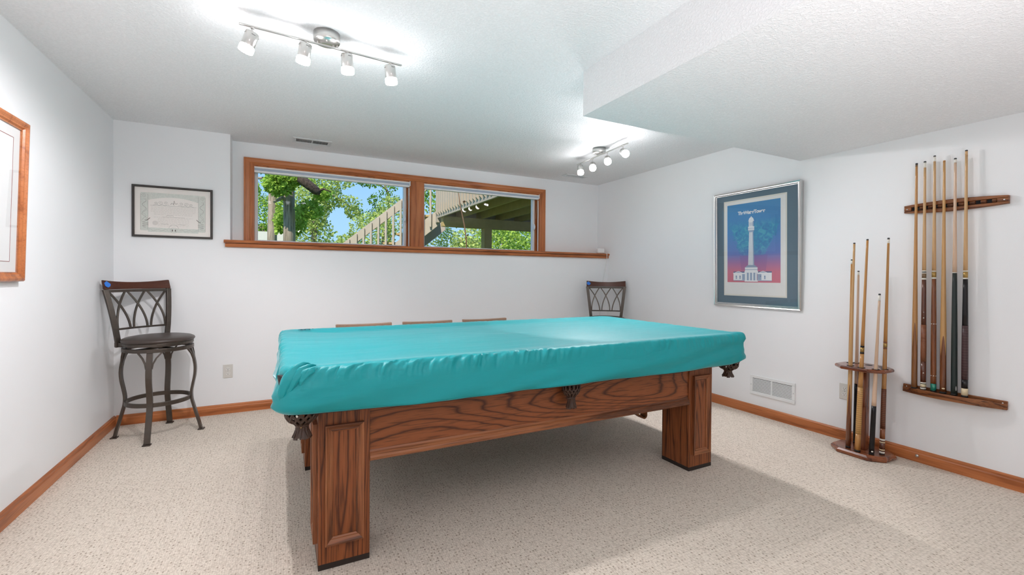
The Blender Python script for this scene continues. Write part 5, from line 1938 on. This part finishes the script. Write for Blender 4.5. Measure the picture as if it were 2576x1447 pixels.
# white rounded gadget at the right end of the sill, with its cord
gd = thing('sensor_box', 'small white rounded box with a cord on the right end of the sill', 'box', (3.640, 4.612, 1.4985))
m_ = MB()
m_.box(3.588, 3.692, 4.585, 4.640, 1.4985, 1.566)
m_.build('case', pm('white_plastic', (0.82, 0.82, 0.82), 0.35), gd, bevel=0.016, bseg=4)
m_ = MB()
m_.tube([(3.668, 4.600, 1.506), (3.676, 4.560, 1.504), (3.679, 4.530, 1.494), (3.679, 4.528, 1.44), (3.680, 4.550, 1.36), (3.672, 4.565, 1.25), (3.640, 4.572, 1.10), (3.62, 4.575, 0.9), (3.61, 4.577, 0.6), (3.60, 4.578, 0.40)], 0.0032, 8)
m_.build('cord', pm('white_cord', (0.80, 0.80, 0.79), 0.5), gd)

# ------------------------------------------------------------------ outdoors
GZ = 1.28
g = MB()
g.box(-30, 50, YW + 0.16, 70, GZ - 0.3, GZ)
struct('ground', g, pm('lawn', (0.10, 0.17, 0.04), 0.95, var=(2.0, 0.3)), 'grass outside the windows')

DK = pm('beige_deck_paint', (0.40, 0.335, 0.26), 0.7, bump=(30, 0.15, 0.003), var=(9, 0.08))
DKU = pm('under_deck_shade_stain', (0.44, 0.31, 0.13), 0.8, bump=(25, 0.2, 0.004), var=(7, 0.18))  # beige deck stain with the olive tone of its shade put into the colour
DX0, DX1, DY0, DY1 = 2.87, 8.6, YW + 0.22, 9.02
deck = thing('deck', 'raised beige wooden deck seen from below through the right window', 'deck', (DX0, DY1, GZ))
m_ = MB()
for k in range(41):
    x = DX0 + 0.02 + k * 0.14
    m_.box(x, x + 0.132, DY0, DY1 + 0.02, 2.63, 2.665)
m_.build('deck_boards', DKU, deck)
m_ = MB()
m_.box(DX0, DX0 + 0.04, DY0, DY1, 2.385, 2.66)
m_.build('rim_board', DK, deck)
m_ = MB()
m_.box(DX0 + 0.04, DX1, DY1 - 0.04, DY1, 2.385, 2.66)
m_.build('rim_board', DK, deck)
for k in range(12):
    x = DX0 + 0.42 + k * 0.46
    m_ = MB()
    m_.box(x, x + 0.045, DY0, DY1 - 0.04, 2.405, 2.63)
    m_.build('joist', DKU, deck)
m_ = MB()
m_.box(DX0 + 0.05, DX1, 8.72, 8.86, 2.205, 2.405)
m_.build('beam', DKU, deck)
for x in (3.82, 6.9):
    m_ = MB()
    m_.box(x, x + 0.17, 8.70, 8.87, GZ, 2.205)
    m_.build('post', DKU, deck)
m_ = MB()
m_.box(DX0 - 0.005, DX0 + 0.09, DY1 - 0.09, DY1 + 0.01, 2.30, 3.72)
m_.build('corner_post', DK, deck)
nb = 28
for k in range(nb):
    y = DY0 + 0.10 + (DY1 - 0.2 - DY0) * k / (nb - 1)
    m_ = MB()
    m_.prism([(2.44, DX0), (2.44 + 0.04, DX0 - 0.038), (3.62, DX0 - 0.038), (3.62, DX0)], y - 0.019, y + 0.019, lambda a, b, h: Vector((b, h, a)))
    m_.build('baluster', DK, deck)
m_ = MB()
m_.box(DX0 - 0.005, DX0 + 0.035, DY0, DY1, 3.48, 3.62)
m_.build('top_rail', DK, deck)

# stairs descending to the left and away from the deck corner
st = thing('deck_stairs', 'beige wooden stairs with railing going down from the deck', 'stairs', (2.2, 9.9, GZ))
def WS(sv, nv, z):
    return Vector((DX0 - 0.889 * sv + 0.457 * nv, DY1 + 0.03 + 0.457 * sv + 0.889 * nv, z))
def slope_board(name, s0, s1, ztop_at, h, n0, n1, mat):
    m_ = MB()
    m_.prism([(s0, ztop_at(s0) - h), (s1, ztop_at(s1) - h), (s1, ztop_at(s1)), (s0, ztop_at(s0))], n0, n1, lambda a, b, hh: WS(a, hh, b))
    return m_.build(name, mat, st)
def zstr(sv):
    return 2.540 - 0.79 * sv
def zrail(sv):
    return 2.824 - 0.757 * (sv - 0.65)
slope_board('stringer', -0.06, 1.58, zstr, 0.335, 0.0, 0.04, DK)
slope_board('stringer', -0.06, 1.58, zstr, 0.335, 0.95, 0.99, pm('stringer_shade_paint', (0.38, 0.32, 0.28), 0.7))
for k in range(6):
    s0 = 0.10 + 0.25 * k
    z = 2.665 - 0.192 * (k + 1)
    m_ = MB()
    m_.prism([(s0 - 0.03, z - 0.04), (s0 + 0.25, z - 0.04), (s0 + 0.25, z), (s0 - 0.03, z)], 0.04, 0.95, lambda a, b, hh: WS(a, hh, b))
    m_.build('tread', DKU, st)
slope_board('hand_rail', -0.04, 2.0, zrail, 0.197, -0.02, 0.02, DK)
for k in range(13):
    sv = 0.10 + 0.153 * k
    zt = zrail(sv) - 0.03
    zb = max(GZ + 0.02, zstr(sv) - 0.25)
    m_ = MB()
    m_.prism([(sv - 0.02, zb), (sv + 0.02, zb), (sv + 0.02, zt), (sv - 0.02, zt)], -0.062, -0.02, lambda a, b, hh: WS(a, hh, b))
    m_.build('baluster', DK, st)
# trees
BARK = wood('bark', (0.40, 0.32, 0.25), (0.31, 0.245, 0.185), (0.14, 0.105, 0.08), axis='Z', rings=2.5, scale=26, stretch=0.07, rough=0.95, pore=0.6, pore_scale=40, coat=0.0)
LIME = leaf_mat('lime_leaves', (0.20, 0.32, 0.040), (0.42, 0.58, 0.11))
GREEN = leaf_mat('green_leaves', (0.085, 0.19, 0.022), (0.22, 0.37, 0.05))
YELLOWG = leaf_mat('yellow_green_leaves', (0.28, 0.36, 0.09), (0.56, 0.64, 0.22))

def leaf_blob(mb, c, r, n, size, rnd, shell=0.35):
    for _ in range(n):
        while True:
            v = Vector((rnd.uniform(-1, 1), rnd.uniform(-1, 1), rnd.uniform(-1, 1)))
            if 0.05 < v.length < 1:
                break
        v = v * (1 - shell) + v.normalized() * shell * rnd.uniform(0.6, 1.0)
        p = Vector((c[0] + v.x * r[0], c[1] + v.y * r[1], c[2] + v.z * r[2]))
        s = size * rnd.uniform(0.6, 1.3)
        a = Vector((rnd.gauss(0, 1), rnd.gauss(0, 1), rnd.gauss(-0.4, 0.8))).normalized()
        b = a.cross(Vector((rnd.gauss(0, 1), rnd.gauss(0, 1), rnd.gauss(0, 1)))).normalized()
        nn = a.cross(b)
        w = s * 0.42
        mb.poly([p, p + a * (s * 0.45) + b * w + nn * (s * 0.1), p + a * s, p + a * (s * 0.45) - b * w + nn * (s * 0.1)])

def tree(name, label, cat, base, trunk, blobs, mat, size, seed, group=None, branches=()):
    rnd = random.Random(seed)
    t = thing(name, label, cat, base, group=group)
    if trunk:
        m_ = MB()
        pts, rad = trunk
        m_.tube(pts, rad, 14)
        m_.build('trunk', BARK, t)
    for pts, rad in branches:
        m_ = MB()
        m_.tube(pts, rad, 10)
        m_.build('branch', BARK, t)
    m_ = MB()
    for c, r, n in blobs:
        leaf_blob(m_, c, r, n, size, rnd)
    m_.build('crown', mat, t, recalc=False)
    return t

# the two trunks close to the left window
DBARK = wood('dark_bark', (0.085, 0.060, 0.045), (0.055, 0.038, 0.028), (0.022, 0.015, 0.012), axis='Y', rings=2, scale=22, stretch=0.25, rough=0.95, pore=0.6, pore_scale=40, coat=0.0)
tree('oak_tree', 'tree with thick brown trunk and heavy drooping limb in the left window', 'tree', (0.24, 14.0, GZ),
     ([(0.240, 14.0, GZ), (0.236, 14.0, 2.6), (0.225, 14.0, 3.3), (0.21, 14.0, 4.2), (0.18, 14.0, 5.2)], [0.17, 0.150, 0.145, 0.155, 0.13]),
     [((-0.02, 13.3, 3.55), (0.40, 0.4, 0.30), 900), ((0.20, 13.2, 3.72), (0.42, 0.4, 0.22), 800), ((0.75, 13.7, 3.02), (0.36, 0.4, 0.28), 620), ((0.50, 14.5, 2.75), (0.22, 0.3, 0.40), 420),
      ((1.05, 13.5, 3.45), (0.26, 0.4, 0.20), 300), ((-0.02, 14.6, 2.75), (0.12, 0.3, 0.42), 320), ((0.62, 13.3, 3.72), (0.22, 0.3, 0.10), 150)], LIME, 0.10, 11)
for pts, rad, mat in (([(0.22, 13.6, 4.10), (0.36, 13.2, 3.88), (0.52, 12.9, 3.66), (0.70, 12.9, 3.52), (0.86, 12.9, 3.40), (0.95, 12.9, 3.35)], [0.12, 0.125, 0.125, 0.12, 0.11, 0.05], DBARK),
                      ([(0.90, 12.88, 3.40), (1.02, 12.8, 3.46), (1.20, 12.7, 3.38)], [0.035, 0.026, 0.012], DBARK),
                      ([(0.20, 14.0, 3.25), (0.05, 13.9, 3.32), (-0.15, 13.8, 3.16)], [0.09, 0.06, 0.03], BARK)):
    m_ = MB()
    m_.tube(pts, rad, 14)
    tr0 = [o for o in bpy.data.objects if o.name == 'oak_tree'][0]
    m_.build('branch', mat, tr0)
tree('oak_tree', 'slimmer pale trunk left of the thick trunk in the left window', 'tree', (-0.25, 18.0, GZ),
     ([(-0.25, 18.0, GZ), (-0.24, 18.0, 2.8), (-0.22, 18.0, 4.0), (-0.20, 18.0, 5.2), (-0.02, 18.0, 6.2)], [0.17, 0.15, 0.14, 0.12, 0.09]),
     [((0.1, 17.6, 3.6), (0.25, 0.4, 0.8), 420), ((-0.30, 17.7, 5.0), (0.45, 0.4, 0.35), 520)], LIME, 0.12, 12,
     branches=[([(-0.21, 18.0, 4.5), (-0.5, 17.9, 4.55), (-0.9, 17.8, 4.5)], [0.06, 0.05, 0.03])])
# masses beyond
tree('leafy_tree', 'bushy lime green tree filling the left of the left window', 'tree', (-0.9, 29, GZ), ([(-0.9, 29, GZ), (-0.9, 29, 4)], [0.2, 0.15]),
     [((-0.9, 29, 4.4), (1.25, 1.2, 1.5), 2600), ((-0.4, 29, 3.2), (1.4, 1.0, 1.0), 1500), ((-1.5, 29, 6.0), (0.6, 0.8, 0.7), 500)], LIME, 0.13, 21, 'trees beyond the yard')
tree('leafy_tree', 'tall yellow green tree in the middle of the left window', 'tree', (1.5, 24.5, GZ), ([(1.5, 24.5, GZ), (1.55, 24.5, 5)], [0.16, 0.10]),
     [((1.3, 24.5, 4.6), (1.0, 1.2, 1.5), 2300), ((2.1, 24.5, 5.4), (0.75, 1.0, 1.1), 1100), ((1.6, 24.5, 6.7), (1.1, 1.2, 0.7), 900), ((1.5, 24.5, 3.3), (1.1, 1.0, 0.9), 900), ((3.1, 24.2, 4.9), (0.65, 0.7, 0.40), 320), ((3.35, 24.2, 4.4), (0.42, 0.5, 0.34), 260), ((2.85, 24.2, 5.9), (0.6, 0.5, 0.35), 200)], YELLOWG, 0.13, 22, 'trees beyond the yard',
     branches=[([(1.55, 24.5, 4.6), (2.4, 24.3, 5.2), (3.4, 24.2, 4.6)], [0.07, 0.05, 0.02])])
tree('leafy_tree', 'thin leafy branch tips against the sky over the stair railing', 'tree', (5.9, 27.5, GZ), ([(5.9, 27.5, GZ), (5.8, 27.5, 6), (5.2, 27.3, 7.4)], [0.13, 0.09, 0.03]),
     [((4.6, 26.9, 6.5), (0.75, 0.5, 0.22), 210), ((3.9, 26.9, 6.8), (0.5, 0.5, 0.2), 130), ((4.75, 26.9, 5.6), (0.28, 0.4, 0.38), 110), ((5.5, 27, 5.4), (0.7, 0.7, 1.1), 420), ((5.1, 27, 4.6), (0.6, 0.7, 0.7), 400), ((6.0, 27, 6.8), (0.5, 0.6, 0.6), 260), ((4.3, 27, 4.5), (0.35, 0.5, 0.6), 130)], GREEN, 0.12, 23, 'trees beyond the yard',
     branches=[([(5.8, 27.5, 6.2), (5.1, 27, 6.6), (4.0, 26.9, 6.7)], [0.05, 0.03, 0.012])])
tree('leafy_tree', 'pale green tree behind the lower stair balusters', 'tree', (4.2, 21, GZ), ([(4.2, 21, GZ), (4.2, 21, 3.4)], [0.14, 0.08]),
     [((3.7, 21, 3.2), (1.1, 0.9, 0.9), 1500), ((4.6, 21, 4.0), (0.8, 0.8, 1.0), 900), ((2.7, 21.3, 2.6), (0.6, 0.7, 0.5), 600), ((6.5, 21.0, 3.0), (1.3, 0.8, 0.9), 1500)], YELLOWG, 0.11, 24, 'trees beyond the yard')
tree('leafy_tree', 'rounded low mass of distant pale trees in the left window', 'tree', (4.2, 44, GZ), ([(4.2, 44, GZ), (4.2, 44, 3.0)], [0.25, 0.15]),
     [((4.2, 44, 3.0), (3.2, 1.6, 1.45), 4200)], YELLOWG, 0.16, 25, 'trees beyond the yard')
tree('leafy_tree', 'dense green tree behind the deck railing at the right window', 'tree', (9.0, 20, GZ), ([(9, 20, GZ), (9, 20, 5)], [0.2, 0.12]),
     [((7.2, 19, 5.2), (2.2, 1.5, 1.9), 3600), ((10.8, 20, 4.6), (3.0, 1.5, 2.2), 4200)], LIME, 0.15, 26, 'trees beyond the yard')
# shrubs under the deck
def shrub(label, c, r, n, mat, size, seed):
    return tree('leafy_shrub', label, 'shrub', (c[0], c[1], GZ), ([(c[0], c[1], GZ), (c[0] + 0.05, c[1], c[2] + r[2] * 0.4)], [0.03, 0.012]), [(c, r, n)], mat, size, seed, 'shrubs beyond the deck',
                branches=[([(c[0], c[1], GZ), (c[0] - 0.3 * r[0], c[1], c[2]), (c[0] - 0.55 * r[0], c[1] - 0.2, c[2] + 0.75 * r[2])], [0.02, 0.014, 0.006])])
shrub('lime shrub under the deck stairs left of the post', (4.30, 10.9, 1.85), (0.46, 0.5, 0.42), 1200, YELLOWG, 0.075, 31)
shrub('lime shrub right of the deck post', (5.5, 11.4, 2.0), (0.9, 0.6, 0.75), 2400, LIME, 0.08, 32)
shrub('dense green shrub at the right edge of the right window', (7.35, 11.8, 2.05), (0.95, 0.6, 0.85), 2400, LIME, 0.085, 33)
#shrub('small lime shrub below the stair stringer', (2.95, 9.4, 1.62), (0.42, 0.25, 0.22), 200, LIME, 0.09, 34)
shrub('pale leafy shrub far behind the deck post', (6.5, 14.5, 2.35), (1.5, 0.7, 0.8), 2400, YELLOWG, 0.09, 35)
# bare stem with dry leaves leaning in front of the deck
tw_ = thing('dry_stem', 'thin bare brown stem leaning across the right window', 'plant stem', (2.42, 6.2, GZ))
m_ = MB()
m_.tube([(2.455, 6.2, GZ), (2.43, 6.2, 1.75), (2.40, 6.2, 1.95), (2.33, 6.2, 2.25), (2.29, 6.2, 2.55)], [0.011, 0.010, 0.010, 0.008, 0.005], 8)
m_.build('stem', pm('dry_bark', (0.16, 0.085, 0.045), 0.8), tw_)
DRY = pm('dry_leaf', (0.22, 0.11, 0.05), 0.8)
for (x, z, s_) in ((2.365, 2.285, 0.055), (2.43, 1.80, 0.04)):
    m_ = MB()
    p = Vector((x, 6.19, z))
    m_.poly([p, p + Vector((s_ * 0.5, -0.01, s_ * 0.35)), p + Vector((s_, 0, s_ * 0.1)), p + Vector((s_ * 0.6, 0.01, -s_ * 0.3))])
    m_.build('leaf', DRY, tw_, recalc=False)
# pale neighbouring wall low at the left
m_ = MB()
m_.box(-3.0, 0.40, 26.4, 26.7, GZ, 3.42)
tag(m_.build('garden_wall', pm('pale_stucco', (0.62, 0.60, 0.55), 0.9)), 'pale wall low behind the tree trunks in the left window', 'wall')
